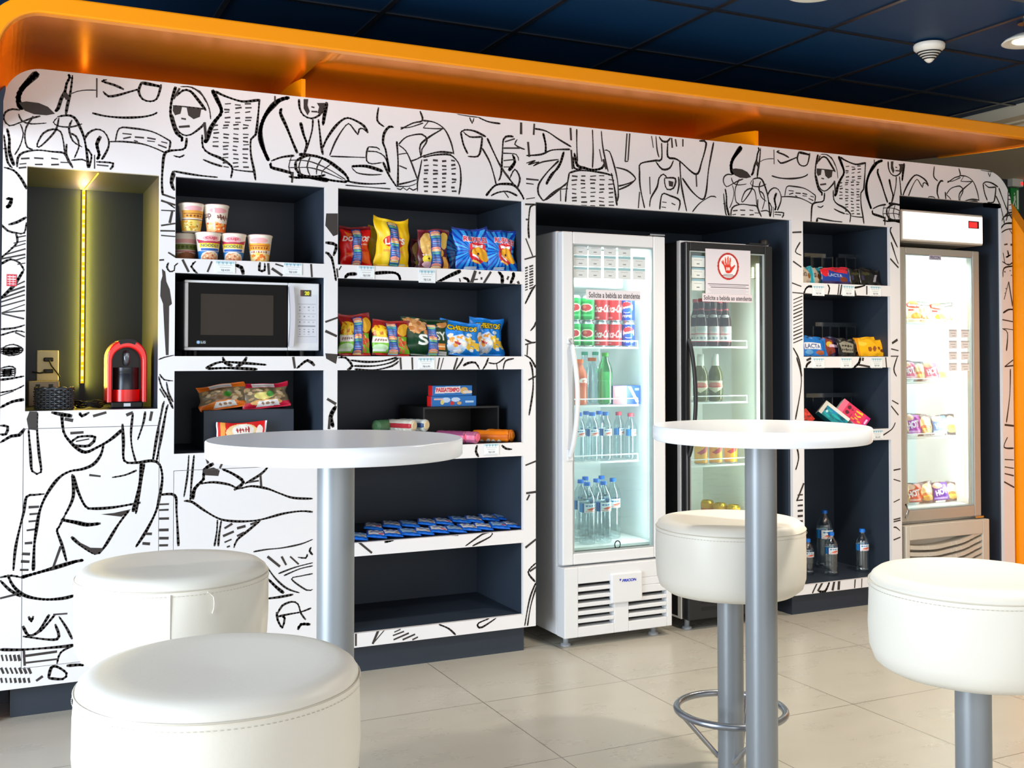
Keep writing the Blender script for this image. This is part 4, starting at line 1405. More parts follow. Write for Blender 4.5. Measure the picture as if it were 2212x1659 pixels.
# ---------------------------------------------------------------- third snack shelf: riser, biscuit cartons, biscuit rolls
z = ZB3+.001
a = W(914, 880, .13); b = W(1078, 880, .13); zt = a.z
rt_ = thing('display_riser', 'open fronted black display riser on the third snack shelf', 'display stand', ((a.x+b.x)/2, .13, z))
w = b.x-a.x; hh = zt-z; MB().box(-w/2, w/2, 0, .30, hh-.008, hh).build('top_board', BLACK, rt_)
for s in (-1, 1): MB().box(min(s*w/2, s*(w/2-.008)), max(s*w/2, s*(w/2-.008)), 0, .30, 0, hh-.008).build('side_board', BLACK, rt_)
MB().box(-w/2+.008, w/2-.008, .292, .30, 0, hh-.008).build('rear_board', BLACK, rt_)
zt += .001
for k, (u0, u1, lab, dy) in enumerate([(933, 1029, 'blue biscuit carton lying under another on the black riser', 0), (936, 1021, 'blue biscuit carton with white and red banner, topmost of the stack on the riser', .004)]):
    cv = Cv(90, 30, '#1472bc')
    if k: cv.poly([(.06, .22), (.70, .30), (.70, .92), (.08, .86)], '#f0e4e4'); cv.text('PASSATEMPO', .09, .68, .36, .80, '#d8343c', bold=.05); cv.ell(.80, .5, .1, .35, '#e2b46a'); cv.ell(.9, .35, .14, .16, '#e9dcc8')
    else: cv.ell(.32, .62, .10, .26, '#c8dcee'); cv.ell(.54, .66, .10, .22, '#c8dcee'); cv.ell(.24, .4, .04, .25, '#e8d070'); cv.ell(.46, .3, .05, .2, '#d02828'); cv.ell(.62, .3, .05, .16, '#e8a850'); cv.rect(.76, .94, .32, .52, '#b8d4ec'); cv.rect(.06, .26, .62, .80, '#e8b8b0')
    A = W(u0, 0, .15); B = W(u1, 0, .15); pack('biscuit_carton', lab, 'biscuit box', B.x-A.x, .05, .044, cv, '#1268ac', ((A.x+B.x)/2, .15+dy, zt+k*.045), (0, 0, 0), 'biscuit cartons on the riser', side='#e01818')
def roll(label, u, y, zz, L, r, ang, cols, text=None, tcol='#ffffff', grp='biscuit rolls on the third snack shelf'):
    t = thing('biscuit_roll', label, 'biscuit roll', (XU(u, y), y, zz+r+.001), ang, grp)
    cv = Cv(48, 32, cols[0]); cv.rect(0, 1, .44, .56, cols[1])
    if text: cv.marks(4, .2, .8, .55, .8, tcol); cv.marks(4, .2, .8, .05, .30, tcol)
    R = random.Random(int(u))
    cv.get(0, 0)
    def fn(s, q):
        a = 2*PI*q; rr = r*(1+.03*math.sin(3*a+u)+.02*math.sin(25*s)); e = min(1, min(s, 1-s)/.05); rr *= math.sqrt(max(.02, 1-(1-e)**2)); return (rr*math.cos(a), (s-.5)*L, rr*math.sin(a))
    MB().grid(fn, 48, 32, cv=cv).build('wrapper', PRINT, t)
    cc = mat('roll_end_'+cols[2].strip('#'), cols[2], .4)
    for s in (-1, 1): MB().tube([(0, s*(L/2-.001), 0), (0, s*(L/2+.002), 0)], [r*.72, r*.55], 20).build('crimped_end', cc, t)
    return t
roll('green and maroon biscuit roll half hidden behind the left table top', 832, .20, z+.0505, .15, .024, -.9, ('#4f7f58', '#8c2d28', '#5c8a5c'))
roll('cream and red biscuit roll just above the left table top, left one of the pair', 866, .16, z+.0505, .15, .025, .5, ('#dcd6c2', '#b8323a', '#e4cfa8'), 'roll')
roll('cream and blue biscuit roll just above the left table top, right one of the pair', 893, .18, z+.0505, .15, .025, .5, ('#cfd2d0', '#3a5a90', '#e8d2a4'), 'roll')
roll('lower cream biscuit roll under the cream and red one, behind the left table top', 866, .16, z, .15, .024, .5, ('#dcd6c2', '#b8323a', '#e4cfa8'))
roll('lower cream biscuit roll under the cream and blue one, behind the left table top', 893, .18, z, .15, .024, .5, ('#cfd2d0', '#3a5a90', '#e8d2a4'))
roll('lower green biscuit roll under the green and maroon one, behind the left table top', 832, .20, z, .15, .024, -.9, ('#4f7f58', '#8c2d28', '#5c8a5c'))
roll('mauve biscuit roll behind the bright pink one, at the edge of the left table', 976, .10, z, .15, .025, .6, ('#8a4668', '#d46a90', '#e0607f'))
roll('bright pink ended biscuit roll beside the edge of the left table top', 1000, .07, z, .15, .025, .6, ('#a45878', '#e0789a', '#ea6a8c'))
roll('orange biscuit roll with white lettering at the right end of the third snack shelf', 1060, .07, z, .16, .025, 1.05, ('#e07a14', '#c8640c', '#e88420'), 'BONO')
roll('orange biscuit roll behind the lettered one, against the shelf wall', 1080, .11, z, .13, .025, .6, ('#dc7410', '#c8640c', '#e88420'))

# ---------------------------------------------------------------- fourth snack shelf: blue wafer packets
z = ZB4+.001
def wafer_cv(k):
    cv = Cv(26, 34, '#0f56b8'); cv.rect(.08, .92, .22, .78, '#d8dce4' if k % 3 else '#8fb4dc'); cv.rect(.2, .8, .5, .66, '#5a6f9c'); cv.ell(.7, .34, .14, .08, '#d83a6a' if k % 4 == 1 else '#b49a80'); cv.rect(0, 1, .0, .12, '#1a6ad6'); cv.rect(0, 1, .9, 1, '#0c3f94'); return cv
def packet(k, x, y, zz, tx, ty, rz, label):
    t = thing('wafer_packet', label, 'biscuit packet', (x, y, zz), 0, 'blue packets lying on the fourth snack shelf'); t.rotation_euler = (tx, ty, rz)
    cv = wafer_cv(k); cv.get(0, 0); w, d = .082, .13
    def top(s, q):
        e = (math.sin(PI*s)**.3)*(math.sin(PI*q)**.3); return ((s-.5)*w, (q-.5)*d, .010+.0095*e+.0012*math.sin(20*s+k)*math.sin(14*q))
    def bot(s, q):
        e = (math.sin(PI*s)**.3)*(math.sin(PI*q)**.3); return ((s-.5)*w, (q-.5)*d, .010-.0095*e)
    MB().grid(top, 26, 34, cv=cv).build('printed_top', PRINT, t)
    MB().grid(bot, 8, 10, cv=Cv(8, 10, '#0f56b8'), flip=True).build('packet_base', PRINT, t)
    return t
nth = ['first', 'second', 'third', 'fourth', 'fifth', 'sixth', 'seventh', 'eighth', 'ninth', 'tenth', 'eleventh', 'twelfth', 'thirteenth']
fr = [775, 815, 850, 884, 918, 950, 983, 1014, 1046, 1078, 1107]
for k, u in enumerate(fr):
    packet(k, XU(u, .085), .085+.006*(k % 3), z+.002*(k % 2), 0.02+.02*(k % 2), .10, -.35+.06*(k % 4), 'blue wafer packet in the front row of the fourth snack shelf, '+nth[k]+' from left')
bk = [808, 846, 884, 922, 958, 992, 1024, 1056, 1086]
for k, u in enumerate(bk):
    packet(k+1, XU(u, .23), .23, z+.012+.003*(k % 2), .03, .12, -.35+.08*(k % 3), 'blue wafer packet in the rear row of the fourth snack shelf, '+nth[k]+' from left')

# ---------------------------------------------------------------- microwave cabinet: riser with candy bags
z = .902
a = W(440, 887, .12); b = W(635, 887, .12); zt = a.z
t = thing('display_riser', 'dark grey solid display block in the niche below the microwave', 'display stand', ((a.x+b.x)/2, .12, z))
MB().box(-(b.x-a.x)/2, (b.x-a.x)/2, 0, .28, 0, zt-z).build('block', CHAR, t, bevel=.002)
def candy(base, red):
    cv = Cv(60, 60, '#7a6a50'); cv.rect(0, 1, .82, 1, base); cv.rect(.25, .72, .84, .98, '#e6dcd4'); cv.speck(.1, .9, .3, .8, ['#a8885c', '#c8b088', '#6a5638', '#b89a70'], 40, .07, 3); cv.ell(.45, .48, .2, .14, '#e6d27c' if red else '#8a6a48'); cv.ell(.6, .55, .08, .12, '#3f8c30')
    cv.rect(0, 1, 0, .24, base); cv.ell(.5, .22, .34, .12, '#e8b06a' if red else '#e07a2a'); cv.poly([(.28, .06), (.78, .08), (.74, .30), (.34, .28)], '#efe8e2'); cv.marks(3, .38, .68, .12, .24, '#9a6a50'); return cv
x, w, h = size(425, 524, 832, .15, zt)
bag('candy_bag', 'orange and clear candy bag on the dark display block, left one', 'candy bag', candy('#e2701c', 0), w, h, .04, (x+.02, .16, zt+.001), .22, 0, -.12, 21, None, '#a0541c', 'candy bags on the display block', ears=.04, wr=.8)
x, w, h = size(522, 620, 829, .15, zt)
bag('candy_bag', 'red and clear candy bag on the dark display block, right one', 'candy bag', candy('#c81c3c', 1), w, h, .04, (x+.01, .16, zt+.001), .22, 0, -.08, 22, None, '#8c1c30', 'candy bags on the display block', ears=.04, wr=.8)
cv = Cv(80, 44, '#d81c1c'); cv.poly([(.08, 1), (.18, 1), (.14, 0), (.06, 0)], '#f0a040'); cv.ell(.5, .62, .32, .34, '#f0c890'); cv.ell(.52, .70, .22, .24, '#e8e2da'); cv.marks(5, .38, .66, .60, .84, '#a02020', rot=.1); cv.rect(.28, .6, .36, .46, '#c42818'); cv.ell(.76, .48, .05, .12, '#3fae3a'); cv.ell(.86, .6, .07, .26, '#eee4da'); cv.rect(0, .03, 0, 1, '#ece8ea'); cv.rect(.96, 1, 0, 1, '#e8e6ea'); cv.speck(.2, .7, .1, .4, ['#f4d060', '#e89030'], 8, .05, 3)
x, w, h = size(473, 576, 913, .06, z)
bag('wafer_bar', 'red wafer bar packet standing in front of the display block', 'wafer packet', cv, w, h, .02, (x, .07, z), .10, 0, 0, 23, None, '#a01414', wr=.3, crimp=.0)

# ---------------------------------------------------------------- candy cabinet contents
def small_bag(u0, u1, vt, y, zb, cv, label, n=1, dy=.018, base='#333333', lean=0.0, grp='chocolate packs in the candy cabinet', name='chocolate_pack'):
    x, w, h = size(u0, u1, vt, y, zb)
    return bag(name, label, 'chocolate', cv, w, h, .014, (x, y, zb), .25, 0, lean, int(u0), None, base, grp, wr=.25)
def lab_cv(base, txt, tc, deco=()):
    cv = Cv(44, 34, base)
    for d in deco: getattr(cv, d[0])(*d[1:])
    if txt: cv.text(txt, .12, .80, .36, .72, tc, bold=.05)
    return cv
z = ZB1+.001
A1 = lab_cv('#c8b8a4', '', '#3a2a20', [('poly', [(.46, 1), (1, 1), (1, 0), (.62, 0), (.7, .4)], '#1fa0b4'), ('poly', [(.9, 1), (1, 1), (1, 0), (.86, 0)], '#7fd4e0'), ('ell', .58, .42, .1, .16, '#8a5a24'), ('text', 'Laka', .06, .44, .40, .78, '#4a342a')])
A2 = lab_cv('#1d3f9c', '', '#fff', [('poly', [(0, 1), (1, 1), (.9, .72), (.2, .86), (.0, .6)], '#d42838'), ('ell', .75, .3, .14, .2, '#7a3a24'), ('ell', .14, .7, .12, .25, '#e01c2c'), ('text', 'LACTA', .22, .72, .46, .68, '#c4ccd8'), ('rect', .0, 1, .0, .18, '#3a2a5a')])
A3 = lab_cv('#15130f', '', '#fff', [('ell', .3, .7, .2, .1, '#3a3a20'), ('rect', .1, .2, .3, .6, '#34304a'), ('poly', [(.6, .2), (.78, .7), (.9, .7), (.74, .2)], '#9a96a0')])
small_bag(1732, 1762, 574, .05, z, A1, 'beige and teal chocolate packet, front of the top candy shelf at left')
small_bag(1752, 1784, 577, .09, z, A1, 'teal chocolate packet half hidden between the beige one and the blue one')
small_bag(1780, 1838, 580, .06, z, A2, 'blue and red chocolate packet on the top candy shelf')
small_bag(1788, 1844, 577, .10, z, A2, 'blue and red chocolate packet behind another of its kind on the top candy shelf')
small_bag(1840, 1876, 580, .06, z, A3, 'black chocolate packet, left one at the right of the top candy shelf', base='#0c0c0c')
small_bag(1862, 1902, 582, .05, z, A3, 'black chocolate packet with silver mark at the right end of the top candy shelf', base='#0c0c0c')
small_bag(1866, 1908, 578, .10, z, A3, 'black chocolate packet in the rear at the right end of the top candy shelf', base='#0c0c0c')
z = ZB2+.001
B1 = lab_cv('#1577c8', '', '#fff', [('rect', .10, .78, .34, .70, '#e8eef4'), ('text', 'LACTA', .13, .75, .40, .64, '#28488c'), ('ell', .7, .18, .2, .12, '#b0603a'), ('rect', .86, .93, 0, 1, '#0f5ea6'), ('ell', .25, .2, .16, .12, '#6aa8e0')])
B2 = lab_cv('#241c3c', '', '#fff', [('poly', [(0, 1), (.5, .8), (.6, .2), (.2, 0), (0, 0)], '#8a3a28'), ('ell', .3, .6, .16, .14, '#e0b438'), ('rect', .3, .8, .44, .60, '#e4c4d4')])
B3 = lab_cv('#17140f', '', '#fff', [('poly', [(.1, .75), (.5, .95), (.9, .75), (.8, .2), (.2, .2)], '#8f8a78'), ('marks', 4, .2, .8, .52, .7, '#1c1912'), ('marks', 6, .16, .84, .28, .46, '#1c1912')])
B4 = lab_cv('#f2b20e', '', '#fff', [('marks', 3, .35, .84, .28, .62, '#8a4418', .18), ('ell', .86, .3, .08, .1, '#7a3c14'), ('rect', .0, .06, 0, 1, '#d88a0a'), ('ell', .2, .7, .14, .14, '#f6c840')])
small_bag(1746, 1798, 726, .09, z, B1, 'blue chocolate pack behind the front one on the middle candy shelf')
small_bag(1737, 1786, 729, .05, z, B1, 'blue chocolate pack with white lettering, front of the middle candy shelf')
small_bag(1784, 1818, 728, .08, z, B2, 'purple and brown chocolate pack on the middle candy shelf')
small_bag(1814, 1850, 734, .05, z, B3, 'dark chocolate pack with silver emblem, front of the middle candy shelf', base='#0c0c0c')
small_bag(1822, 1858, 730, .09, z, B3, 'dark chocolate pack behind the one with the silver emblem', base='#0c0c0c')
small_bag(1856, 1914, 732, .05, z, B4, 'yellow chocolate pack, front one of the two on the middle candy shelf', base='#c88a0a')
small_bag(1850, 1904, 728, .09, z, B4, 'yellow chocolate pack, rear one of the two on the middle candy shelf', base='#c88a0a')
z = ZB3+.001
def box_tilt(u, v, y, w, hgt, d, cv, col, label, ang, side=None):
    p = W(u, v, y); return pack('confectionery_box', label, 'candy box', w, d, hgt, cv, col, p, (-.45, ang, 0), 'confectionery boxes on the bottom candy shelf', side)
cv = Cv(30, 50, '#e0345c'); cv.rect(0, 1, .82, 1, '#f0708c'); cv.marks(4, .16, .46, .5, .6, '#5a1a28', rot=1.3); cv.marks(4, .5, .84, .55, .66, '#5a1a28', rot=1.3); cv.ell(.34, .7, .14, .06, '#5c2430'); cv.ell(.72, .72, .14, .06, '#5c2430'); cv.speck(.2, .9, .2, .5, ['#f2cc2c', '#f09a3a'], 9, .1, 3); cv.rect(0, 1, 0, .14, '#d01a74'); cv.ell(.6, .07, .2, .04, '#e8c0d0')
box_tilt(1872, 917, .06, .080, .165, .045, cv, '#e8e2e0', 'pink confectionery box tilted on the bottom candy shelf', -.80, side='#f0eceb')
cv = Cv(30, 50, '#0f8a90'); cv.speck(.1, .9, .1, .9, ['#1ab0b0', '#0a6a78', '#2a8ac0', '#0c4a58'], 26, .14, 5); cv.rect(.78, 1, 0, 1, '#e6e2da'); cv.rect(0, 1, .88, 1, '#e6e0d6'); cv.ell(.4, .78, .1, .04, '#bff0f0')
box_tilt(1828, 917, .08, .078, .150, .045, cv, '#e8e2d8', 'teal confectionery box with a white flap, tilted left of the pink one', -.80, side='#0f8a90')
cv = Cv(24, 30, '#b8281c'); cv.speck(.1, .9, .1, .9, ['#d83020', '#7a2418', '#e84a30'], 14, .14, 5)
box_tilt(1752, 912, .07, .06, .07, .05, cv, '#a0241a', 'red confectionery box low at the left of the bottom candy shelf', -.55)
def acrylic(u0, u1, v, y, posts, label, zb, zdrop=.045):
    a = W(u0, v, y); b = W(u1, v, y); t = thing('acrylic_dispenser', label, 'dispenser', ((a.x+b.x)/2, y, zb), 0, 'clear acrylic dispensers'); w = b.x-a.x; h = a.z-zb
    MB().box(-w/2, w/2, 0, .006, h-.022, h).build('top_rail', ACRYL, t)
    for k in range(posts):
        x = -w/2+w*k/(posts-1); MB().box(x-.003, x+.003, -.05, .02, 0, h-.02 if k in (0, posts-1) else h-.022).build('divider', ACRYL, t)
    MB().box(-w/2-.003, w/2+.003, -.07, .02, 0, .004).build('tray', ACRYL, t)
    MB().box(-w/2, w/2, -.07, -.066, .004, .02).build('front_lip', ACRYL, t)
    return t
acrylic(1738, 1784, 546, .24, 3, 'clear acrylic dispenser at the left of the top candy shelf', ZB1+.0005)
acrylic(1812, 1854, 548, .24, 3, 'clear acrylic dispenser at the right of the top candy shelf', ZB1+.0005)
acrylic(1762, 1868, 696, .26, 4, 'clear acrylic dispenser on the middle candy shelf', ZB2+.0005)
acrylic(1742, 1864, 850, .26, 4, 'clear acrylic dispenser on the bottom candy shelf', ZB3+.0005)
MB_ = None
# water bottles at the bottom
def water_cv(n=60):
    return wrapcv(n, 30, '#dfe8ee', lambda f: (f.rect(0, .35, 0, 1, '#2a86cc'), f.rect(.30, .36, 0, 1, '#1c3f8c'), f.marks(4, .42, .92, .6, .86, '#2a6ab0'), f.poly([(.45, .3), (.7, .55), (.95, .5), (.7, .2)], '#d8583a'), f.rect(.42, .96, .08, .16, '#e9a08c')))
def pet_prof(r, H):
    zs = H; p = [(r*.75, 0), (r*.97, .004), (r, .012)]
    k = 9; z0, z1 = .02, H*.50
    for i in range(k*2+1): p.append((r*(1-.05*(i % 2)), z0+(z1-z0)*i/(k*2)))
    p += [(r*.97, H*.52), (r*.97, H*.68), (r, H*.71), (r*.97, H*.76), (r*.80, H*.83), (r*.52, H*.89), (.0135, H*.925), (.0125, H*.97)]
    return p
BLUE_CAP = mat('cap_blue', '#1272d6', .4)
def water(label, x, y, z, r, H, grp, cap=BLUE_CAP, lab=True, body=PET, rz=0):
    cv = water_cv(); cv.get(0, 0)
    return bottle('water_bottle', label, x, y, z, pet_prof(r, H), body, cap, .0148, H*.955, (cv, H*.525, H*.675, r*.975) if lab else None, grp, rz=rz)
z = .150
gb = 'clear water bottles at the bottom of the candy cabinet'
for (u, y, vt, lb) in ((1779, .30, 1101, 'large water bottle standing at the back of the bottom candy shelf'), (1793, .13, 1150, 'small water bottle in front of the large one on the bottom candy shelf'), (1860, .13, 1143, 'small water bottle standing alone at the right of the bottom candy shelf'), (1742, .20, 1165, 'water bottle mostly hidden behind the stool seat, left end of the bottom candy shelf')):
    H = ZV(u, vt, y)-z-.006; water(lb, XU(u, y), y, z, .044 if y == .30 else .033, H, gb, rz=-.7)
# ---------------------------------------------------------------- glass door coolers
def cooler(name, label, X0, X1, yb, ztop, zdoor, gl, mats, inner, ylamp=18, lampcol=(1, 1, 1), depth=.60, white_edge=False):
    """X0..X1 cabinet sides, yb front of the door, zdoor bottom of the door, gl = (x0,x1,z0,z1) glass, inner = (x0,x1,z0,z1) chamber"""
    bodym, doorm, linm = mats; t = thing(name, label, 'fridge', ((X0+X1)/2, yb, 0)); cx = (X0+X1)/2
    L = lambda a, b: (a-cx, b-cx)
    gx0, gx1 = gl[0]-cx, gl[1]-cx; ix0, ix1, iz0, iz1 = inner[0]-cx, inner[1]-cx, inner[2], inner[3]; x0, x1 = X0-cx, X1-cx
    mb = MB(); yf = .052
    mb.box(x0, ix0, yf, depth, .045, ztop); mb.box(ix1, x1, yf, depth, .045, ztop); mb.box(ix0, ix1, yf, depth, iz1, ztop); mb.box(ix0, ix1, yf, depth, .045, iz0); mb.box(ix0, ix1, depth-.06, depth, iz0, iz1)
    mb.build('cabinet_body', bodym, t, bevel=.006)
    if white_edge:
        mb = MB(); mb.box(x0-.001, x0+.012, yf-.014, yf+.012, .05, ztop+.002); mb.box(x0+.012, x1-.012, yf-.014, yf+.012, ztop-.012, ztop+.002); mb.box(x1-.012, x1+.001, yf-.014, yf+.012, .05, ztop+.002)
        mb.box(x0-.001, x0+.001, yf+.012, depth*.6, .05, .058); mb.build('edge_strip', FR_WHITE, t)
    mb = MB(); e = .0015
    mb.box(ix0, ix0+e, yf, depth-.06, iz0, iz1); mb.box(ix1-e, ix1, yf, depth-.06, iz0, iz1); mb.box(ix0, ix1, depth-.062, depth-.0601, iz0, iz1); mb.box(ix0, ix1, yf, depth-.06, iz0, iz0+e); mb.box(ix0, ix1, yf, depth-.06, iz1-e, iz1)
    mb.build('liner', linm, t)
    mb = MB()
    mb.box(x0+.003, gx0, 0, .045, zdoor, ztop-.006); mb.box(gx1, x1-.006, 0, .045, zdoor, ztop-.006); mb.box(gx0, gx1, 0, .045, gl[3], ztop-.006); mb.box(gx0, gx1, 0, .045, zdoor, gl[2])
    door = mb.build('door', doorm, t, bevel=.005)
    MB().box(gx0-.004, gx1+.004, .012, .018, gl[2]-.004, gl[3]+.004).build('glass_pane', CLEAR, door)
    mb = MB(); w = .006
    for a, b, c, d in ((gx0, gx0+w, gl[2], gl[3]), (gx1-w, gx1, gl[2], gl[3]), (gx0+w, gx1-w, gl[2], gl[2]+w), (gx0+w, gx1-w, gl[3]-w, gl[3])): mb.box(a, b, .003, .012, c, d)
    mb.build('glass_seal', mat('grey_seal', '#9aa3a2', .5), door)
    # chamber light: tube along the right inner corner and one along the top
    em = mat(name+'_tube', '#ffffff', .4, emit=lampcol, estr=2.2)
    MB().box(ix1-.022, ix1-.010, yf+.004, yf+.014, iz0+.04, iz1-.05).build('light_tube', em, t)
    for q in ((ix1-.03, yb+yf+.02, (iz0+iz1)/2, (-1, .9, 0), .02, (iz1-iz0)*.9), (0, yb+yf+.05, iz1-.02, (0, .35, -1), (ix1-ix0)*.85, .04)):
        d = bpy.data.lights.new('cooler_lamp', 'AREA'); d.shape = 'RECTANGLE'; d.size = q[4]; d.size_y = q[5]; d.energy = ylamp/2; d.color = lampcol
        o = bpy.data.objects.new('cooler_lamp', d); C.objects.link(o); o.location = (cx+q[0], q[1], q[2])
        dr = Vector(q[3]); o.rotation_euler = dr.to_track_quat('-Z', 'Y').to_euler()
    return t, cx
def wire_shelf(t, cx, x0, x1, y0, y1, z, yb, rail=.028):
    mb = MB(); x0 -= cx; x1 -= cx; y0 -= yb; y1 -= yb
    mb.box(x0, x1, y0-.004, y0+.004, z-.008, z); mb.tube([(x0+.004, y0-.002, z+rail), (x1-.004, y0-.002, z+rail)], .0028, 8)
    for x in (x0+.004, x1-.004): mb.tube([(x, y0-.002, z-.004), (x, y0-.002, z+rail)], .0025, 6)
    mb.box(x0, x1, y1-.006, y1, z-.006, z)
    n = 13
    for k in range(n+1):
        x = x0+.003+(x1-x0-.006)*k/n; mb.box(x-.0016, x+.0016, y0, y1, z-.004, z-.0005)
    return mb.build('wire_shelf', WIRE, t)
def sticker(par, cx, yb, u0, u1, v0, v1, ypl, cv, name='price_sticker', dv=0.0):
    a = W(u0, v1, ypl); b = W(u1, v0, ypl)
    o = label_mesh(MB(), cv, (a.x-cx, ypl-yb, a.z), (b.x-a.x, 0, 0), (0, 0, b.z-a.z)).build(name, PRINT_MATTE, par); return o
door_of = lambda t: [c for c in kids(t) if c.name.startswith('door')][0]
# --- white cooler
Y1 = -.005
gl = (XU(1237, 0), XU(1411, 0), ZV(1237, 1196, 0), ZV(1237, 527, 0))
zd = ZV(1218, 1222, 0)
f1, c1 = cooler('drinks_fridge', 'white upright drinks fridge with glass door and slatted grille, left of the black one', 2.222, 2.765, Y1, 1.815, zd, gl, (FR_WHITE, FR_WHITE, FR_IN), (2.258, 2.732, gl[2]-.01, gl[3]+.01), 4.6, (.96, 1.0, .98))
d1 = door_of(f1)
x0, x1 = 2.222-c1, 2.775-c1
# lower grille: bulged frame, slats, badge block
gz1 = zd-.008; mb = MB(); yq = -.022
sx0, sx1 = XU(1242, 0)-c1, XU(1432, 0)-c1; midL, midR = XU(1319, 0)-c1, XU(1350, 0)-c1
rows = [gz1-.075-.0*k for k in range(1)]; rowz = [gz1-.072-.034*k for k in range(6)]
mb.box(x0, sx0, yq, .05, .045, gz1); mb.box(sx1, x1, yq, .05, .045, gz1); mb.box(sx0, sx1, yq, .05, rowz[0], gz1)
mb.box(midL, midR, yq, .05, .045, rowz[0])
for k in range(6):
    zt_ = rowz[k]; zb_ = .045 if k == 5 else rowz[k]-.034
    for a, b in ((sx0, midL), (midR, sx1)): mb.box(a, b, yq, .05, zb_, zt_-.017 if not (k < 2 and a == midR) else zt_)
mb.build('front_grille', FR_WHITE, f1, bevel=.003)
MB().box(sx0, sx1, .02, .05, .06, rowz[0]+.01).build('grille_shadow_box', RUBBER, f1)
bx0, bx1, bz0, bz1 = XU(1311, 0)-c1, XU(1377, 0)-c1, ZV(1340, 1298, 0), ZV(1340, 1234, 0)
bl = MB().box(bx0, bx1, yq-.012, yq+.01, bz0, bz1).build('badge_block', FR_WHITE, f1, bevel=.006)
cv = Cv(60, 14, '#dedfe0'); cv.text('FRICON', .16, 1, .1, .8, '#2438b0', shear=.25, bold=.06); cv.poly([(0, .95), (.12, .95), (.1, .6), (.03, .3)], '#2438b0')
label_mesh(MB(), cv, (XU(1327, 0)-c1, yq-.0127, ZV(1340, 1254, 0)), (XU(1363, 0)-XU(1327, 0), 0, 0), (0, 0, .018)).build('maker_badge', PRINT, bl)
mb = MB()
for x in (x0+.04, x1-.06):
    for y in (.04, .5): mb.lathe([(.012, .046), (.012, .012), (.022, .010), (.024, 0)], 16, cx=x, cy=y)
mb.build('foot', mat('foot_grey', '#8c8f92', .4), f1)
# handle: bowed grip on the hinge-less side
hz0, hz1 = ZV(1238, 985, 0), ZV(1233, 733, 0); hx_ = XU(1229, 0)-c1
pts = []; rr = []
for k in range(19):
    q = k/18; pts.append((hx_+.018*math.sin(PI*q), -.004-.036*math.sin(PI*q)**.6, hz0+(hz1-hz0)*q)); rr.append(.0105)
MB().tube(pts, rr, 12).build('handle', FR_WHITE, d1)
for a_, b_ in ((hz0-.02, hz0+.03), (hz1-.02, hz1+.01)): MB().box(hx_-.012, hx_+.016, -.006, .002, a_, b_).build('handle_mount', FR_WHITE, d1, bevel=.003)
MB().lathe([(.012, .0), (.012, .006)], 12, cx=x1-.02, cy=.03).build('top_hinge', mat('hinge_dark', '#2a2622', .4), f1).location = (0, 0, 1.815)
mb = MB(); mb.box(x1-.10, x1-.02, -.004, .02, 1.812, 1.819); mb.build('hinge_plate', CHROME, f1)
mb = MB(); p = W(1336, 1177, Y1); mb.tube([(p.x-c1+.014*math.cos(2*PI*k/24), .008, p.z+.017*math.sin(2*PI*k/24)) for k in range(24)], .0025, 6, closed=True); mb.build('lock_ring', RUBBER, d1)
s_ = 0
for r_, (v0, v1, cols) in enumerate([(527, 550, 4), (552, 575, 5), (577, 600, 5)]):
    for k, (a, b) in enumerate([(1238, 1269), (1271, 1299), (1304, 1331), (1335, 1362), (1367, 1394)][:cols]):
        s_ += 1; cv = Cv(28, 22, '#cfd6d4'); cv.rect(0, 1, .78, 1, '#8fb4b8'); cv.rect(.2, .8, .58, .63, '#a8aaa8'); cv.rect(.4, .66, .22, .30, '#8c8a8a')
        sticker(d1, c1, Y1, a, b, v0+.9*k, v1+.9*k, Y1+.0115, cv)
cv = Cv(230, 26, '#dcd6da'); cv.text('Solicite a bebida ao atendente', .05, .985, .2, .78, '#4a4448', bold=.02)
sticker(d1, c1, Y1, 1266, 1384, 629, 647, Y1+.0112, cv, 'notice_strip')
yS = .135; SH1 = []
for v in (749, 876, 999):
    zz = ZV(1250, v, yS); SH1.append(zz); wire_shelf(f1, c1, 2.262, 2.70, yS, .46, zz, Y1)
MB().box(2.262-c1, 2.66-c1, .20, .52, ZV(1300, 622, .2), gl[3]-.0).build('cooling_unit', FR_IN, f1, bevel=.01)
MB().box(2.262-c1, 2.728-c1, .06, .50, gl[2]+.0, gl[2]+.012).build('bottom_tray', WIRE, f1)
# cans
def green_can(): return wrapcv(80, 40, '#12a040', lambda f: (f.rect(0, 1, .0, .12, '#0c8a34'), f.ell(.5, .56, .34, .20, '#f0e6c8'), f.ell(.5, .56, .27, .15, '#c8242c'), f.ell(.42, .60, .1, .07, '#e86a50'), f.rect(.2, .8, .18, .26, '#5ccc7c'), f.rect(0, 1, .86, 1, '#2cc060')))
def red_can(): return wrapcv(96, 40, '#d01822', lambda f: (f.text('Coca-Cola', .02, .98, .36, .72, '#f6ecec', shear=.3, bold=.03), f.rect(.1, .4, .08, .14, '#e8a0a4'), f.rect(0, 1, 0, .03, '#b8141c')))
def blue_can(): return wrapcv(88, 40, '#0f3cb8', lambda f: (f.ell(.5, .62, .30, .27, '#f2f4f8'), f.ell(.5, .74, .26, .13, '#d42030'), f.ell(.5, .50, .26, .12, '#1c4fcc'), f.poly([(.2, .60), (.5, .66), (.8, .72), (.8, .64), (.5, .58), (.2, .52)], '#f2f4f8'), f.text('PEPSI', .26, .74, .14, .26, '#e8ecf6', bold=.04)))
PROTO = {}
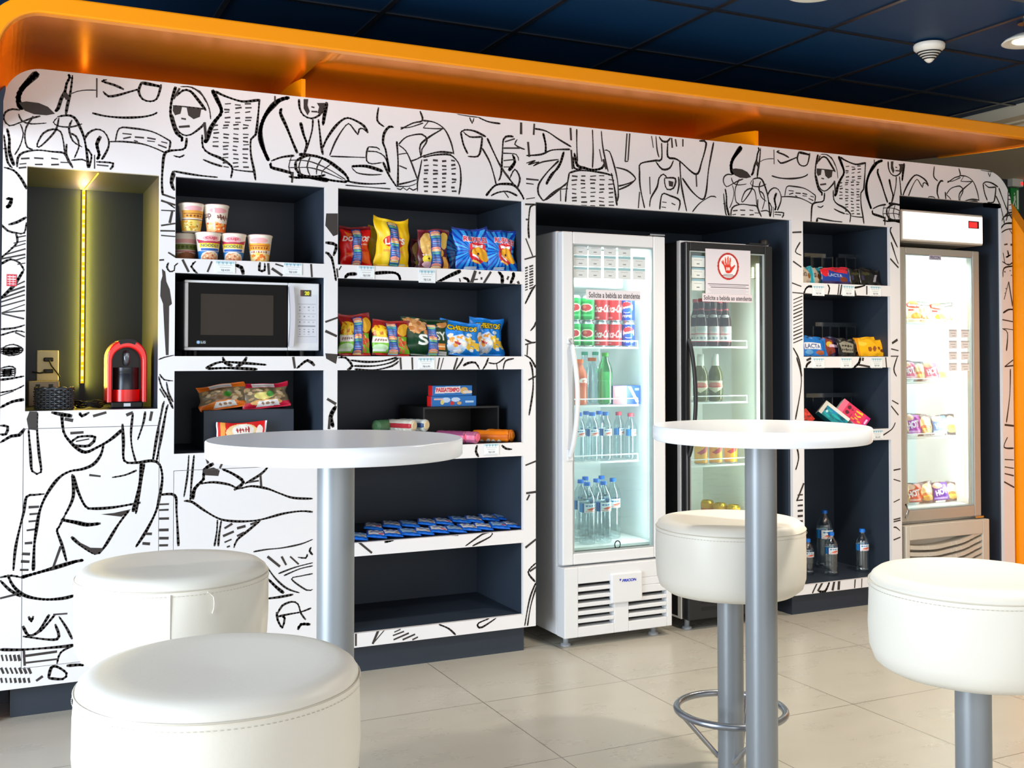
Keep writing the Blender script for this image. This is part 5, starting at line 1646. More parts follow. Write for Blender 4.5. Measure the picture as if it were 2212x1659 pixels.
def put_can(kind, u, row, label, lay=0):
    y = yS+.042+.068*lay; cz = SH1[0]+.0005+row*.1175
    if kind not in PROTO:
        PROTO[kind] = can('drink_can', label, XU(u, y), y, cz, {'g': green_can, 'r': red_can, 'b': blue_can}[kind](), 'drink cans on the top shelf of the white fridge'); PROTO[kind].rotation_euler.z = -.5
    else: dup(PROTO[kind], (XU(u, y), y, cz), rz=-.5+random.uniform(-.3, .3), label=label)
pos = {0: 'in the lower layer', 1: 'in the upper layer'}
for row in (0, 1):
    put_can('g', 1240, row, 'green drink can %s at the left end of the top fridge shelf' % pos[row])
    put_can('g', 1269, row, 'green drink can %s next to the red cans of the white fridge' % pos[row])
    put_can('r', 1299, row, 'red drink can %s, left one of the pair beside the green cans' % pos[row])
    put_can('r', 1328, row, 'red drink can %s beside the blue can' % pos[row])
    put_can('b', 1357, row, 'blue drink can %s at the right end of the top fridge shelf' % pos[row])
# second shelf
sz = SH1[1]+.0005; yB = yS+.05
OR_ = mat('orange_cap', '#f26a1c', .4); GR_ = mat('green_cap', '#43b81c', .4); TEAL = mat('teal_cap', '#0f8a6a', .4)
def prof2(r, H): return [(r*.8, 0), (r*.98, .004), (r, .012), (r, H*.40), (r*.93, H*.46), (r, H*.52), (r, H*.66), (r*.82, H*.76), (r*.5, H*.86), (.014, H*.91), (.0135, H*.95)]
orl = wrapcv(40, 24, '#d85a34', lambda f: (f.text('G', .3, .75, .2, .85, '#f6ece6', bold=.08)))
bottle('soft_drink_bottle', 'orange sports drink bottle at the left of the second shelf of the white fridge', XU(1252, yB), yB, sz, prof2(.034, .205), mat('orange_drink', '#e0704a', .25), OR_, .018, .192, (orl, .085, .13, .0345), 'bottles on the second shelf of the white fridge')
bottle('soft_drink_bottle', 'dark sports drink bottle with an orange cap behind the green bottle', XU(1279, yB+.06), yB+.06, sz, prof2(.034, .215), PET, OR_, .02, .20, None, 'bottles on the second shelf of the white fridge')
bottle('soft_drink_bottle', 'clear green soda bottle with bright green cap, second shelf of the white fridge', XU(1307, yB), yB, sz, prof2(.034, .238), PETG, GR_, .0155, .222, None, 'bottles on the second shelf of the white fridge', liquid=([(.031, .006), (.032, .15), (.001, .15)], mat('green_drink', '#9fd8a8', .2)))
for u, w in ((1263, 'left'), (1286, 'right')):
    bottle('soft_drink_bottle', 'bottle with a teal cap at the back of the second fridge shelf, %s' % w, XU(u, yB+.17), yB+.17, sz, prof2(.033, .245), PET, TEAL, .0155, .228, None, 'bottles on the second shelf of the white fridge')
cv = Cv(60, 42, '#1c4fc0'); cv.rect(0, .5, 0, 1, '#c9909a'); cv.poly([(.05, .9), (.4, .95), (.3, .5), (.1, .4)], '#e8d4d8'); cv.rect(.40, .5, .2, .95, '#e8c060'); cv.poly([(.55, .95), (.66, .95), (.95, .12), (.84, .1)], '#e4e8f2'); cv.ell(.36, .42, .09, .1, '#f0e8d8'); cv.rect(.8, .95, .75, .85, '#9ab4e4')
a = W(1322, 0, yS+.02); b = W(1381, 0, yS+.02); pack('drink_carton', 'small red and blue drink carton on the second shelf of the white fridge', 'carton', b.x-a.x, .05, ZV(1350, 833, yS+.02)-sz, cv, '#1848b0', ((a.x+b.x)/2, yS+.02, sz))
# third shelf and bottom: water bottles
RC = mat('cap_red', '#e0485a', .4)
g3 = 'water bottles on the third shelf of the white fridge'; sz = SH1[2]+.0005
H = ZV(1300, 893, yB)-sz
pw = water('water bottle with a blue cap, left end of the third shelf of the white fridge', XU(1250, yB), yB, sz, .029, H, g3, rz=-.5)
for u, l in ((1279, 'second from left'), (1308, 'third from left')): dup(pw, (XU(u, yB), yB, sz), label='water bottle with blue cap, %s on the third shelf of the white fridge' % l)
for u, l in ((1266, 'left'), (1294, 'right')): dup(pw, (XU(u, yB+.09), yB+.09, sz), label='water bottle with blue cap, second rank of the third fridge shelf, %s' % l)
water('slim water bottle with a red cap, left one of two on the third fridge shelf', XU(1336, yB+.05), yB+.05, sz, .0265, H*.98, g3, RC)
water('slim water bottle with a red cap, right one of two on the third fridge shelf', XU(1362, yB), yB, sz, .0265, H*.96, g3, RC)
g4 = 'large water bottles at the bottom of the white fridge'; zb_ = gl[2]+.0125; yb4 = .13
H = ZV(1290, 1042, yb4)-zb_
lw = water('large water bottle in the bottom of the white fridge, front left', XU(1268, yb4), yb4, zb_, .0365, H, g4, rz=-.5)
for u, y, l in ((1303, yb4, 'front, second'), (1323, yb4+.09, 'second rank, right'), (1288, yb4+.10, 'second rank, middle'), (1254, yb4+.10, 'second rank, left'), (1264, yb4+.20, 'third rank, left'), (1299, yb4+.20, 'third rank, right')):
    dup(lw, (XU(u, y), y, zb_), label='large water bottle in the bottom of the white fridge, '+l)
# --- black cooler
Y2 = .0
gl2 = (XU(1491, 0), XU(1653, 0), .40, ZV(1491, 541, 0))
lin2 = mat('cooler_liner_warm', '#dfe2d8', .5)
f2, c2_ = cooler('beer_fridge', 'black upright drinks fridge with a glass door and a red hand warning sheet', 2.87, 3.385, Y2, 1.80, .34, gl2, (FR_BLACK, FR_BLACK, lin2), (2.90, 3.355, .39, gl2[3]+.01), 4.6, (1.0, 1.0, .97), white_edge=True)
d2 = door_of(f2)
MB().box(2.87-c2_+.004, 2.87-c2_+.008, -.004, .0, .345, 1.788).build('chrome_strip', CHROME, d2)
mb = MB(); mb.box(2.875-c2_, 3.38-c2_, -.012, .05, .05, .33); o = mb.build('front_grille', FR_BLACK, f2, bevel=.006)
mb = MB()
for k in range(6): mb.box(2.95-c2_, 3.30-c2_, -.014, -.011, .09+.032*k, .104+.032*k)
mb.build('grille_slot', RUBBER, o)
mb = MB(); mb.lathe([(.022, 1.80), (.022, 1.822), (.018, 1.826)], 20, cx=3.35-c2_, cy=.03); mb.box(3.25-c2_, 3.37-c2_, .01, .05, 1.80, 1.806); mb.build('top_hinge', BLACK, f2)
mb = MB()
for x in (2.91-c2_, 3.34-c2_):
    for y in (.05, .5): mb.lathe([(.012, .046), (.012, .012), (.022, .010), (.024, 0)], 16, cx=x, cy=y)
mb.build('foot', mat('foot_grey', '#8c8f92', .4), f2)
hx_ = XU(1487, 0)-c2_; hz0, hz1 = ZV(1487, 985, 0), ZV(1487, 733, 0)
MB().tube([(hx_+.014*math.sin(PI*k/18), -.003-.034*math.sin(PI*k/18)**.6, hz0+(hz1-hz0)*k/18) for k in range(19)], .0095, 12).build('handle', BLACK, d2)
cv = Cv(96, 100, '#dcd6da'); cv.ell(.5, .64, .245, .30, '#e48a7a', .5); cv.ell(.5, .64, .235, .29, '#b01c14'); cv.ell(.5, .64, .200, .253, '#e9e4e6')
cv.poly([(.42, .60), (.45, .50), (.52, .485), (.57, .52), (.66, .66), (.645, .685), (.56, .61), (.555, .68), (.44, .68), (.40, .64)], '#d42a1c')
for x_, y_, l_, r_ in ((.40, .72, .10, .45), (.445, .76, .13, .15), (.495, .775, .14, -.03), (.54, .76, .13, -.14)):
    cv.ell(x_, y_-.02, .017, l_*.75, '#d8432c', 1, r_*.6)
cv.ell(.385, .70, .016, .06, '#d42a1c', 1, .6); cv.text('18', .46, .54, .55, .62, '#f2dcd6', bold=.08)
cv.rect(.40, .60, .462, .474, '#3a3434'); cv.rect(.36, .64, .438, .450, '#3a3434'); cv.rect(.40, .60, .418, .426, '#7a7474'); cv.rect(.44, .56, .398, .406, '#7a7474')
for k, y_ in enumerate((.245, .21, .175, .13, .10, .07, .035)): cv.rect(.05+.03*(k % 3), .96-.06*(k % 2), y_, y_+.012, '#7e7678' if k < 3 else '#b4aeb2')
sticker(d2, c2_, Y2, 1524, 1621, 542, 638, Y2-.0015, cv, 'warning_sheet')
cv = Cv(220, 24, '#d8d0d4'); cv.text('Solicite a bebida ao atendente', .03, .99, .2, .78, '#4a4448', bold=.02)
sticker(d2, c2_, Y2, 1517, 1625, 637, 651, Y2-.0018, cv, 'notice_strip')
for a, b in ((553, 576), (579, 600), (603, 627)):
    cv = Cv(26, 22, '#dfe6e0'); cv.rect(0, 1, .80, 1, '#88aebc'); cv.rect(.2, .8, .58, .62, '#a8aaa8'); cv.rect(.4, .62, .22, .32, '#7c7a7a'); sticker(d2, c2_, Y2, 1494, 1522, a, b, Y2+.0112, cv)
yS2 = .135; SH2 = []
for v in (748, 869, 1006):
    zz = ZV(1505, v, yS2); SH2.append(zz); wire_shelf(f2, c2_, 2.904, 3.33, yS2, .46, zz, Y2)
MB().box(2.904-c2_, 3.352-c2_, .07, .52, ZV(1600, 600, .1), gl2[3]+.005).build('cooling_unit', mat('cooler_unit_olive', '#8c8468', .6), f2)
AMB = mat('amber_glass', '#34160e', .15, spec=.25); CR = mat('crown_red', '#d8505c', .4)
bl_ = wrapcv(48, 40, '#e4dedc', lambda f: (f.rect(0, 1, 0, .08, '#c8202c'), f.rect(0, 1, .48, .53, '#d03038'), f.marks(3, .2, .85, .14, .34, '#7a8a9a'), f.rect(0, .12, .5, 1, '#d03038'), f.ell(.55, .76, .25, .12, '#cfd4d4')))
pb = [(.024, 0), (.0285, .004), (.029, .012), (.029, .115), (.027, .135), (.019, .160), (.0145, .178), (.013, .212), (.0135, .220)]
def beer(u, y, label):
    t = bottle('beer_bottle', label, XU(u, y), y, SH2[0]+.0005, pb, AMB, CR, .0145, .216, (bl_, .022, .098, .0296), 'amber beer bottles in the black fridge', rz=-.65)
    MB().lathe([(.0148, .176), (.0140, .188)], 20, caps=False).build('neck_band', CR, t)
    c = Cv(48, 12, '#241210'); cc = wrapcv(48, 12, '#241210', lambda f: f.ell(.5, .5, .3, .4, '#cfc8c8')); cc.get(0, 0)
    MB().grid(lambda s, q: ((.0265-.0066*q)*math.cos(2*PI*s-PI/2-PI), (.0265-.0066*q)*math.sin(2*PI*s-PI/2-PI), .139+.018*q), 48, 12, cv=cc, wrap=True).build('neck_label', PRINT, t)
    return t
b0 = beer(1515, .185, 'amber beer bottle, front left on the top shelf of the black fridge')
for u, y, l in ((1541, .185, 'front, middle'), (1567, .185, 'front right'), (1503, .25, 'second rank, left'), (1528, .25, 'second rank, middle'), (1555, .25, 'second rank, right')):
    dup(b0, (XU(u, y), y, SH2[0]+.0005), label='amber beer bottle, %s, on the top shelf of the black fridge' % l)
GG = mat('olive_beer_glass', '#5a5a16', .12); FOIL = mat('white_foil', '#dcdcd0', .4)
def bb(u, label):
    y = .19; lab = wrapcv(60, 40, '#565816', lambda f: (f.poly([(.15, .95), (.85, .95), (.9, .45), (.5, .04), (.1, .45)], '#e6d8bc'), f.ell(.5, .62, .34, .2, '#e0806a'), f.rect(.18, .85, .48, .54, '#c8442c')))
    return bottle('beer_bottle', label, XU(u, y), y, SH2[1]+.0005, [(.030, 0), (.0355, .006), (.036, .014), (.036, .120), (.033, .142), (.024, .162), (.018, .175)], GG, FOIL, .0155, .214, (lab, .04, .104, .0366), 'white foiled beer bottles in the black fridge', rz=-.65, liquid=([(.024, .160), (.0185, .172), (.0165, .20), (.0165, .226), (.001, .226)], FOIL))
bb(1513, 'left olive beer bottle with white foil neck, second shelf of the black fridge')
bb(1545, 'right olive beer bottle with white foil neck, second shelf of the black fridge')
yc = wrapcv(64, 40, '#e8ac0c', lambda f: (f.poly([(.3, .5), (.75, .8), (.95, .85), (.8, .55), (.5, .42)], '#b8322a'), f.rect(0, 1, .9, 1, '#e88a1a'), f.marks(4, .3, .8, .14, .24, '#b0641a'), f.rect(0, 1, 0, .04, '#d0881a')))
yk = can('drink_can', 'yellow drink can, left of three on the lower shelf of the black fridge', XU(1513, .185), .185, SH2[2]+.0005, yc, 'yellow cans in the black fridge'); yk.rotation_euler.z = -.6
for u, l in ((1545, 'middle'), (1577, 'right')): dup(yk, (XU(u, .185), .185, SH2[2]+.0005), label='yellow drink can, %s of three on the lower shelf of the black fridge' % l)
gold = mat('gold_foil', '#c8a02c', .25, .8)
zf = .402
gc = wrapcv(48, 30, '#c8941c', lambda f: f.rect(0, 1, .1, .5, '#b8442c'))
for k, (u, y, vv) in enumerate(((1527, .34, 1080), (1555, .26, 1086), (1583, .20, 1090))):
    h = .0
    for j in range(2):
        hh = (ZV(u, vv, y)-zf)/2; tt = can('drink_can', 'gold topped can, %s of three stacks at the bottom of the black fridge, %s one' % (('left', 'middle', 'right')[k], ('lower', 'upper')[j]), XU(u, y), y, zf+j*hh, gc, 'gold topped cans in the black fridge', h=hh-.001, r=.033)
        for c in kids(tt):
            if c.name.startswith('lid'): c.data.materials[0] = gold
# --- tall freezer
Y3 = .03
gl3 = (4.275, XU(2103, Y3), ZV(2103, 1092, Y3), ZV(2103, 556, Y3))
f3, c3 = cooler('snack_freezer', 'tall grey framed snack freezer with glowing light box and brightly lit glass door', 4.235, XU(2119, Y3), Y3, ZV(2119, 541, Y3), ZV(2119, 1114, Y3), gl3, (mat('freezer_beige', '#c9c2b4', .45), mat('freezer_frame', '#b4b0a6', .35, .3), mat('freezer_liner', '#f2f3f2', .5)), (4.262, 4.805, gl3[2]-.01, gl3[3]+.01), 8, (1, 1, 1), depth=.66)
zc0, zc1 = ZV(2120, 531, Y3), ZV(2120, 466, Y3)
cr_ = MB().box(4.235-c3, 4.832-c3, -.012, .5, zc0, zc1).build('light_box', mat('freezer_beige', '#c9c2b4', .45), f3, bevel=.006)
MB().box(4.245-c3, 4.825-c3, -.0155, -.0125, zc0+.010, zc1-.012).build('light_box_panel', mat('light_box_panel', '#fbf6f6', .4, emit='#fff4f4', estr=.55), cr_)
a = W(2091, 493, Y3-.013); b = W(2113, 479, Y3-.013); MB().box(a.x-c3, b.x-c3, -.018, -.0156, a.z, b.z).build('temperature_display', mat('display_red', '#301010', .3), cr_)
MB().box(a.x-c3+.004, b.x-c3-.014, -.0185, -.0181, a.z+.004, b.z-.006).build('display_digits', mat('display_glow', '#ff2020', .4, emit='#ff1c1c', estr=1.6), cr_)
gz = ZV(2119, 1120, Y3); fb = mat('freezer_beige', '#c9c2b4', .45)
gr = MB(); gr.box(4.235-c3, 4.84-c3, .03, .06, .05, gz); gr.box(4.235-c3, 4.262-c3, -.03, .03, .05, gz); gr.box(4.79-c3, 4.84-c3, -.03, .03, .05, gz)
gr.box(4.262-c3, 4.79-c3, -.03, .03, gz-.075, gz); gr.build('front_grille', fb, f3, bevel=.004)
mb = MB()
for k in range(8):
    z0 = gz-.10-.034*k; n = 16; top = []; bot = []
    for i in range(n+1):
        q = i/n; x = 4.262-c3+(4.79-4.262)*q; s = .030*(2*q-.62)**2-.012; top.append((x, z0+s)); bot.append((x, z0+s-.020))
    for i in range(n): mb.prism([bot[i], bot[i+1], top[i+1], top[i]], -.028+.004*math.sin(i), .03)
mb.build('louvre', fb, f3)
MB().tube([(4.245-c3, -.02, .50), (4.235-c3, -.045, .47), (4.245-c3, -.02, .43)], .006, 8).build('door_grip', CHROME, f3)
MB().box(4.76-c3, 4.82-c3, -.01, .02, gz+.006, gz+.016).build('door_hinge', CHROME, f3)
cv = Cv(40, 10, '#c8c4d0'); cv.text('FRICON', .1, .92, .15, .85, '#5a5878', bold=.03); sticker(door_of(f3), c3, Y3, 2007, 2033, 552, 561, Y3+.002, cv, 'maker_badge')
for k in range(4):
    for a, b in ((2050, 2067), (2076, 2094)):
        cv = Cv(16, 16, '#f4f4f2'); cv.rect(0, 1, .8, 1, '#c8ccc8'); cv.rect(.2, .8, .5, .56, '#a8a8a4'); cv.rect(.4, .8, .2, .26, '#b0b0ac'); sticker(door_of(f3), c3, Y3, a, b, 712+24*k, 729+24*k, Y3+.0115, cv)
yS3 = .155; SH3 = []
for v in (698, 826, 945): zz = ZV(1990, v, yS3); SH3.append(zz); wire_shelf(f3, c3, 4.266, 4.70, yS3, .5, zz, Y3, .02)
SH3.append(gl3[2]+.0)
MB().box(4.266-c3, 4.80-c3, .07, .5, gl3[2]-.008, gl3[2]).build('bottom_tray', WIRE, f3)
def frozen(u0, u1, vt, sh, cv, label, y=.185, grp='snack packs in the tall freezer', lean=0, nm='snack_pack'):
    x, w, h = size(u0, u1, vt, y, SH3[sh]); return bag(nm, label, 'frozen snack', cv, w, h, .03, (x, y, SH3[sh]+.0015), .12, 0, lean, int(u0)+sh, None, '#c8c4c0', grp, wr=.5, crimp=.03)
def seara():
    cv = Cv(48, 52, '#f3d9b4'); cv.poly([(.3, .98), (.98, .98), (.98, .78), (.4, .74)], '#3a3c34'); cv.marks(7, .42, .95, .80, .93, '#e6e4dc', rot=.1); cv.ell(.26, .76, .27, .15, '#d83a2c'); cv.ell(.28, .88, .18, .08, '#f2a03a'); cv.text('Seara', .06, .48, .70, .82, '#f8ece4', bold=.05); cv.rect(.05, .22, .5, .58, '#c83a40')
    cv.ell(.35, .26, .22, .16, '#eea23c'); cv.speck(.5, .98, .1, .6, ['#e8963a', '#f6cc80', '#d87a2a'], 10, .08, 4); cv.rect(0, 1, 0, .06, '#ead8c4'); return cv
frozen(1942, 1962, 648, 0, seara(), 'cream and orange frozen snack pack at the left end of the top freezer shelf')
frozen(1962, 2012, 650, 0, seara(), 'cream and orange frozen snack pack in the middle of the top freezer shelf')
frozen(2013, 2062, 653, 0, seara(), 'cream and orange frozen snack pack at the right of the top freezer shelf')
def burger(c1_, c2__, dark='#4a4450', txt='HOT'):
    cv = Cv(56, 44, dark); cv.rect(.02, .58, .12, .94, c1_); cv.ell(.2, .82, .18, .14, '#f0b8a0'); cv.text(txt, .10, .52, .36, .66, '#f6eef2', rot=.25, bold=.05); cv.rect(.06, .52, .16, .24, c2__); cv.ell(.78, .56, .24, .34, '#f0cc90'); cv.ell(.78, .40, .22, .10, '#d86a3a'); cv.ell(.80, .30, .2, .07, '#e8c030'); cv.ell(.80, .22, .2, .10, '#c89448'); cv.rect(.1, .5, .0, .1, '#e6e4e4'); return cv
frozen(1948, 1997, 781, 1, burger('#e0648c', '#f2c4d0'), 'pink frozen sandwich pack, left one on the second freezer shelf')
frozen(1998, 2043, 783, 1, burger('#e0648c', '#f2c4d0', '#c8b8c0'), 'pink frozen sandwich pack, right one on the second freezer shelf')
frozen(1942, 1966, 896, 2, burger('#e8c890', '#c89448', '#d8c0a0'), 'pale frozen sandwich pack at the left end of the third freezer shelf', y=.19)
frozen(1953, 2010, 895, 2, burger('#a81cb0', '#e4b0e8'), 'magenta frozen sandwich pack on the third freezer shelf')
frozen(2014, 2062, 897, 2, burger('#5c94d0', '#c8dcf0', '#2c3440'), 'blue frozen sandwich pack on the third freezer shelf')
frozen(1943, 1966, 1046, 3, burger('#e8a870', '#d88a50', '#d8c0a0'), 'orange tinted frozen sandwich pack at the left of the freezer bottom', y=.19)
frozen(1953, 2012, 1043, 3, burger('#e04830', '#f2b8a8'), 'red frozen sandwich pack at the bottom of the freezer')
frozen(2014, 2064, 1042, 3, burger('#4c24a0', '#a890e0'), 'violet frozen sandwich pack at the bottom right of the freezer')

# ---------------------------------------------------------------- microwave
ym = .045
X0, X1 = XU(398, ym), XU(689, ym); zb = ZV(500, 757, ym); zt = ZV(400, 604, ym); cx = (X0+X1)/2; w = X1-X0
mw = thing('microwave_oven', 'white microwave oven with a black glass door in the dark niche', 'microwave', (cx, ym, ZB2)); z0, z1 = zb-ZB2, zt-ZB2
WP = mat('microwave_white', '#dcdcdd', .3)
MB().box(-w/2+.004, w/2-.004, .03, .36, z0, z1).build('housing', mat('microwave_grey', '#8a8c90', .4), mw, bevel=.004)
mb = MB()
for x in (-w/2+.05, w/2-.05):
    for y in (.07, .3): mb.lathe([(.012, 0.0003), (.013, z0+.002)], 14, cx=x, cy=y)
mb.build('foot', BLACK, mw)
xd = XU(622, ym)-cx       # door / panel split
fr = MB(); fr.box(-w/2, xd, .0, .03, z0, z0+.012); fr.box(-w/2, xd, 0, .03, z1-.010, z1); fr.box(-w/2, -w/2+.014, 0, .03, z0+.012, z1-.010)
door = fr.build('door', WP, mw, bevel=.003)
xg1 = XU(618, ym)-cx
MB().box(-w/2+.014, xd, .002, .03, z0+.012, z1-.010).build('door_glass', mat('black_glass', '#050506', .05, spec=.07), door)
mb = MB(); A = W(433, 738, ym); B = W(594, 632, ym); mb.box(XU(433, ym)-cx, XU(590, ym)-cx, .0008, .0019, W(500, 724, ym).z-ZB2, W(500, 636, ym).z-ZB2); mb.build('window_mesh', mat('window_mesh', '#3a332c', .5, spec=.1), door)
cv = Cv(44, 16, '#07080a'); cv.ell(.2, .5, .17, .46, '#8fc0e4'); cv.text('LG', .46, .95, .18, .82, '#b8c8d4', bold=.03)
label_mesh(MB(), cv, (XU(424, ym)-cx, .0013, ZV(430, 743, ym)-ZB2), (XU(445, ym)-XU(424, ym), 0, 0), (0, 0, .013)).build('maker_badge', PRINT, door)
pts = [(xd+.006+.006*math.sin(PI*k/12), -.004-.020*math.sin(PI*k/12)**.7, z0+.014+(z1-z0-.028)*k/12) for k in range(13)]
mb = MB()
mb.prism([(p[0]-.008, p[2]) for p in pts]+[(p[0]+.010, p[2]) for p in reversed(pts)], -.022, -.004); mb.build('handle', mat('microwave_handle', '#b9bac2', .3, .3), door, bevel=.005)
pn = MB().box(xd, w/2, 0, .03, z0, z1).build('control_panel', WP, mw, bevel=.003)
cv = Cv(56, 110, '#d6d7d9')
for y_ in (.80, .60, .475, .13): cv.rect(.06, .94, y_, y_+.008, '#9a9da2')
cv.rect(.08, .92, .335, .365, '#8c8f96'); R = random.Random(3)
for r_, y_ in enumerate((.73, .665, .54, .42, .27, .22, .17)):
    for k in range(4):
        if R.random() < .95: cv.rect(.12+.22*k, .20+.22*k, y_, y_+.022, '#8e9299' if R.random() < .6 else '#b4b7bc')
label_mesh(MB(), cv, (XU(640, ym)-cx, -.0006, z0+.03), (XU(684, ym)-XU(640, ym), 0, 0), (0, 0, z1-z0-.075)).build('keypad', PRINT_MATTE, pn)
a = W(649, 640, ym); b = W(672, 627, ym)
dp = MB().box(a.x-cx, b.x-cx, -.0012, .001, a.z-ZB2, b.z-ZB2).build('display', mat('display_dark', '#141008', .3), pn)
cv = Cv(26, 14, '#2a2a10'); cv.text('20', .38, .86, .15, .85, '#f4e418', bold=.06); cv.rect(0, .1, 0, 1, '#802010')
mB = MB(); label_mesh(mB, cv, (a.x-cx+.001, -.0018, a.z-ZB2+.001), (b.x-a.x-.002, 0, 0), (0, 0, b.z-a.z-.002)); mB.build('display_digits', PRINT, dp)

# ---------------------------------------------------------------- coffee niche
zn = 1.0695
yc_ = .10; x0 = XU(232, yc_); x1 = XU(318, yc_); cx = (x0+x1)/2; w = x1-x0; h = ZV(275, 733, yc_)-zn
cm = thing('coffee_machine', 'red and black arched capsule coffee machine in the left niche', 'coffee machine', (cx, yc_, zn))
RED = mat('machine_red', '#e01414', .22); DK = mat('machine_black', '#101113', .3, spec=.25)
def arch(hw, top, base, n=20, p=1.0):
    r = hw; return [(-hw, base)]+[(-hw*math.cos(PI*k/n), top-r*p+r*p*math.sin(PI*k/n)) for k in range(n+1)]+[(hw, base)]
outer = arch(w/2, h, .022); inner = arch(w/2*.76, h-.03, .022)
mb = MB(); n = len(outer)
vs = [(x, y, z) for y in (0, .14) for x, z in outer]+[(x, y, z) for y in (0, .14) for x, z in inner]; fs = []
for i in range(n-1): fs += [(i, i+1, 2*n+i+1, 2*n+i), (n+i, 3*n+i, 3*n+i+1, n+i+1), (i, n+i, n+i+1, i+1), (2*n+i, 2*n+i+1, 3*n+i+1, 3*n+i)]
mb.add(vs, fs); mb.build('arched_shell', RED, cm, bevel=.005)
MB().prism(inner, .05, .135).build('inner_housing', DK, cm)
oo = [(-w/2*1.02*math.cos(PI*k/40), h-w/2+w/2*1.02*math.sin(PI*k/40)) for k in range(14, 27)]; ii = [(-w/2*.80*math.cos(PI*k/40), h-w/2+w/2*.80*math.sin(PI*k/40)) for k in range(14, 27)]
mb = MB()
for k in range(12): mb.prism([ii[k], ii[k+1], oo[k+1], oo[k]], -.002, .142)
mb.build('top_cap', DK, cm)
MB().box(-w*.40, w*.40, .0, .15, 0, .024).build('base_foot', DK, cm, bevel=.004)
MB().lathe([(w*.37, .022), (w*.37, .068)], 40, cy=.055, a0=PI, a1=2*PI).build('drip_tank', RED, cm)
MB().lathe([(w*.34, .066), (w*.34, .128), (w*.335, .129), (w*.335, .131), (w*.34, .132), (w*.34, .150)], 40, cy=.062).build('water_column', mat('machine_dark_metal', '#3c3e42', .3, .7), cm)
kb = MB(); kb.tube([(0, .04, h-.088), (0, .03, h-.084), (0, .03, h-.054), (0, .04, h-.050)], .011, 16); kb.build('brew_knob', mat('machine_grey', '#6c6f74', .2, .6), cm)
MB().box(-.012, .012, -.002, .002, .006, .018).build('badge', mat('badge_white', '#dfe2e6', .4), cm)
# basket
y = .085; bx = XU(118, y); bw = (XU(159, y)-XU(78, y))/2; bh = ZV(118, 839, y)-zn
bk_ = thing('wicker_basket', 'small black woven basket at the left of the coffee niche', 'basket', (bx, y+.02, zn)); wk = mat('black_rattan', '#404348', .22)
mb = MB(); nst = 26; rows_ = 9
for r_ in range(rows_):
    zz = .006+(bh-.010)*r_/(rows_-1); pts = []
    for k in range(nst*4):
        a = 2*PI*k/(nst*4); off = .0042*math.cos(nst/2*a+PI*r_)
        pts.append(((bw+off)*math.cos(a), (.045+off)*math.sin(a), zz))
    mb.tube(pts, .0034, 6, closed=True)
mb.build('weave', wk, bk_)
mb = MB()
for k in range(nst):
    a = 2*PI*(k+.5)/nst; mb.tube([(bw*math.cos(a), .045*math.sin(a), 0.001), (bw*math.cos(a), .045*math.sin(a), bh)], .0022, 5)
mb.build('stake', wk, bk_)
mb = MB(); mb.tube([((bw+.001)*math.cos(2*PI*k/60), .046*math.sin(2*PI*k/60), bh+.002*math.sin(k*1.3)) for k in range(60)], .0045, 8, closed=True); mb.build('rim', wk, bk_)
# wall outlet with plugs
y = D-.001; a = W(79, 823, y); b = W(127, 757, y)
ol = thing('wall_outlet', 'yellow lit double socket plate with two black plugs on the niche back wall', 'socket', ((a.x+b.x)/2, y, a.z)); ow = b.x-a.x; oh = b.z-a.z
MB().box(-ow/2, ow/2, -.008, 0, 0, oh).build('cover_plate', mat('socket_ivory', '#d8cfa8', .4), ol, bevel=.003)
cord = mat('black_cord', '#101010', .5); mb = MB()
for zz in (oh*.70, oh*.32): mb.box(-.016, .020, -.030, -.0085, zz-.008, zz+.008)
mb.build('plug', cord, ol, bevel=.004)
MB().tube([(.004, -.03, oh*.68), (.012, -.035, oh*.5), (.030, -.03, oh*.3), (.045, -.02, oh*.12)], .003, 8).build('cord', cord, ol)
MB().tube([(-.005, -.03, oh*.30), (-.03, -.035, oh*.26), (-.055, -.02, oh*.30)], .003, 8).build('cord', cord, ol)
a = W(62, 838, .40); b = W(128, 823, .40); t = thing('power_adapter', 'pale power adapter box standing behind the woven basket', 'adapter', ((a.x+b.x)/2, .40, zn))
MB().box(-(b.x-a.x)/2, (b.x-a.x)/2, 0, .045, 0, b.z-zn).build('adapter_case', mat('adapter_ivory', '#cbbf9a', .45), t, bevel=.003)
mb = MB()
for x in (-.022, .024): mb.box(x-.008, x+.008, -.002, .001, b.z-zn-.022, b.z-zn-.012)
mb.build('socket_slot', BLACK, t)
mb = MB(); cx_ = XU(195, .15); R = random.Random(5)
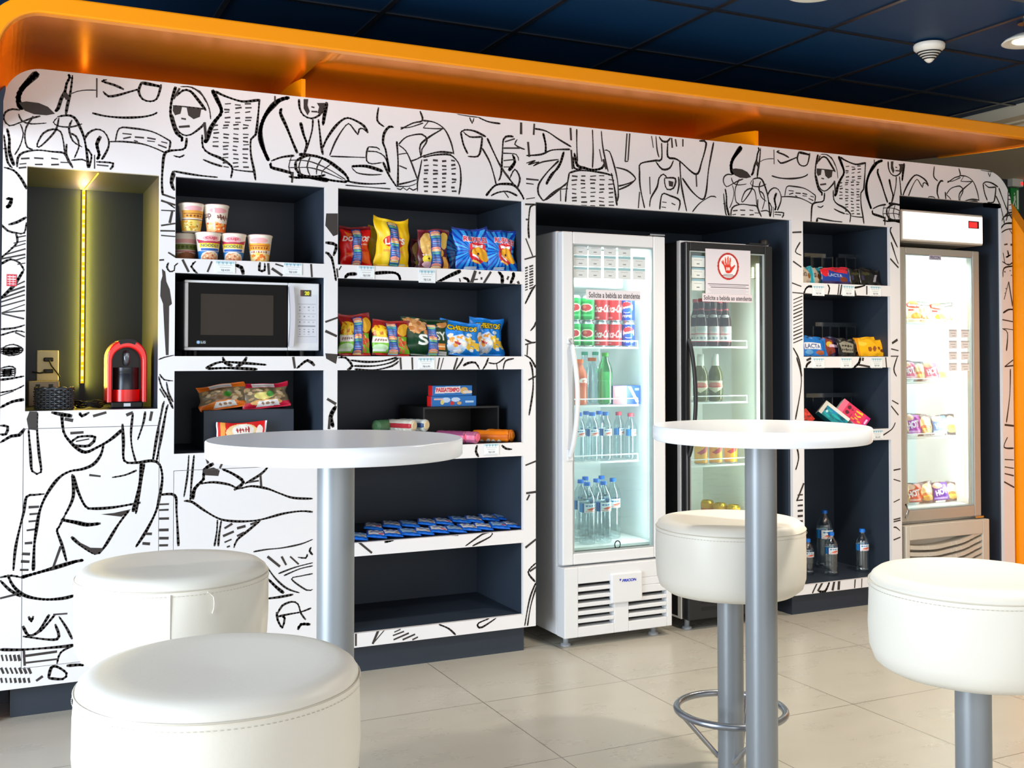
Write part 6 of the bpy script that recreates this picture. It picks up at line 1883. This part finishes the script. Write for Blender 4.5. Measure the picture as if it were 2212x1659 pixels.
for k in range(4):
    rr = .040+.006*k; pts = [(rr*math.cos(2*PI*i/30)*(1.15), .7*rr*math.sin(2*PI*i/30), .005+.006*k+.003*math.sin(i*.9+k)) for i in range(30)]; mb.tube(pts, .003, 6, closed=True)
o = mb.build('coiled_cable', mat('cable_gloss', '#0d0d0c', .18)); o.location = (cx_, .17, zn)
tag(o, 'coiled glossy black cable between the basket and the coffee machine', 'cable')
# LED strip up the back wall and along the niche ceiling
LEDM = mat('led_bead', '#ffe9a0', .4, emit='#ffd23c', estr=9.0); BND = mat('led_tape', '#c89a10', .5, emit='#ffb400', estr=.7)
xs_ = XU(178, D-.012); zt_ = ZA-.004; zb_ = ZV(178, 828, D-.012)
led = thing('led_strip', 'glowing yellow strip light running up the back of the coffee niche', 'light strip', (xs_, D, zb_))
MB().box(-.006, .006, -.004, -.0005, 0, zt_-zb_).build('tape', BND, led)
mb = MB()
for k in range(40): mb.lathe([(.0005, -.003), (.0036, -.0015), (.0036, .0015), (.0005, .003)], 8, cx=0, cy=-.0055)
mb.v = [(v[0], v[1], v[2]+.012+(zt_-zb_-.03)*(i//32)/39) for i, v in enumerate(mb.v)]
mb.build('bead', LEDM, led)
p = W(212, 370, .03); mb = MB(); mb.tube([(0, -.004, zt_-zb_), ((p.x-xs_)*.5, -.5*(D-.03), zt_-zb_), (p.x-xs_, .03-D, zt_-zb_)], .0025, 6); mb.build('ceiling_run', mat('led_run', '#ffd060', .5, emit='#ffb020', estr=2.2), led)
for dr, pw in (((1, -.12, 0), 2.0), ((-1, -.12, 0), 1.2), ((0, -1, 0), .7)):
    area('led_strip_light', (xs_+dr[0]*.008, D-.014, (zt_+zb_)/2), dr, .80, .012, pw, (1.0, .72, .08)).rotation_euler = Matrix((Vector((0, 0, 1)), Vector(dr).normalized().cross(Vector((0, 0, 1))) * -1, -Vector(dr).normalized())).transposed().to_euler()
area('led_strip_light', (xs_, D-.05, ZA-.06), (.1, -.4, 1), .03, .03, .12, (1.0, .55, .80))
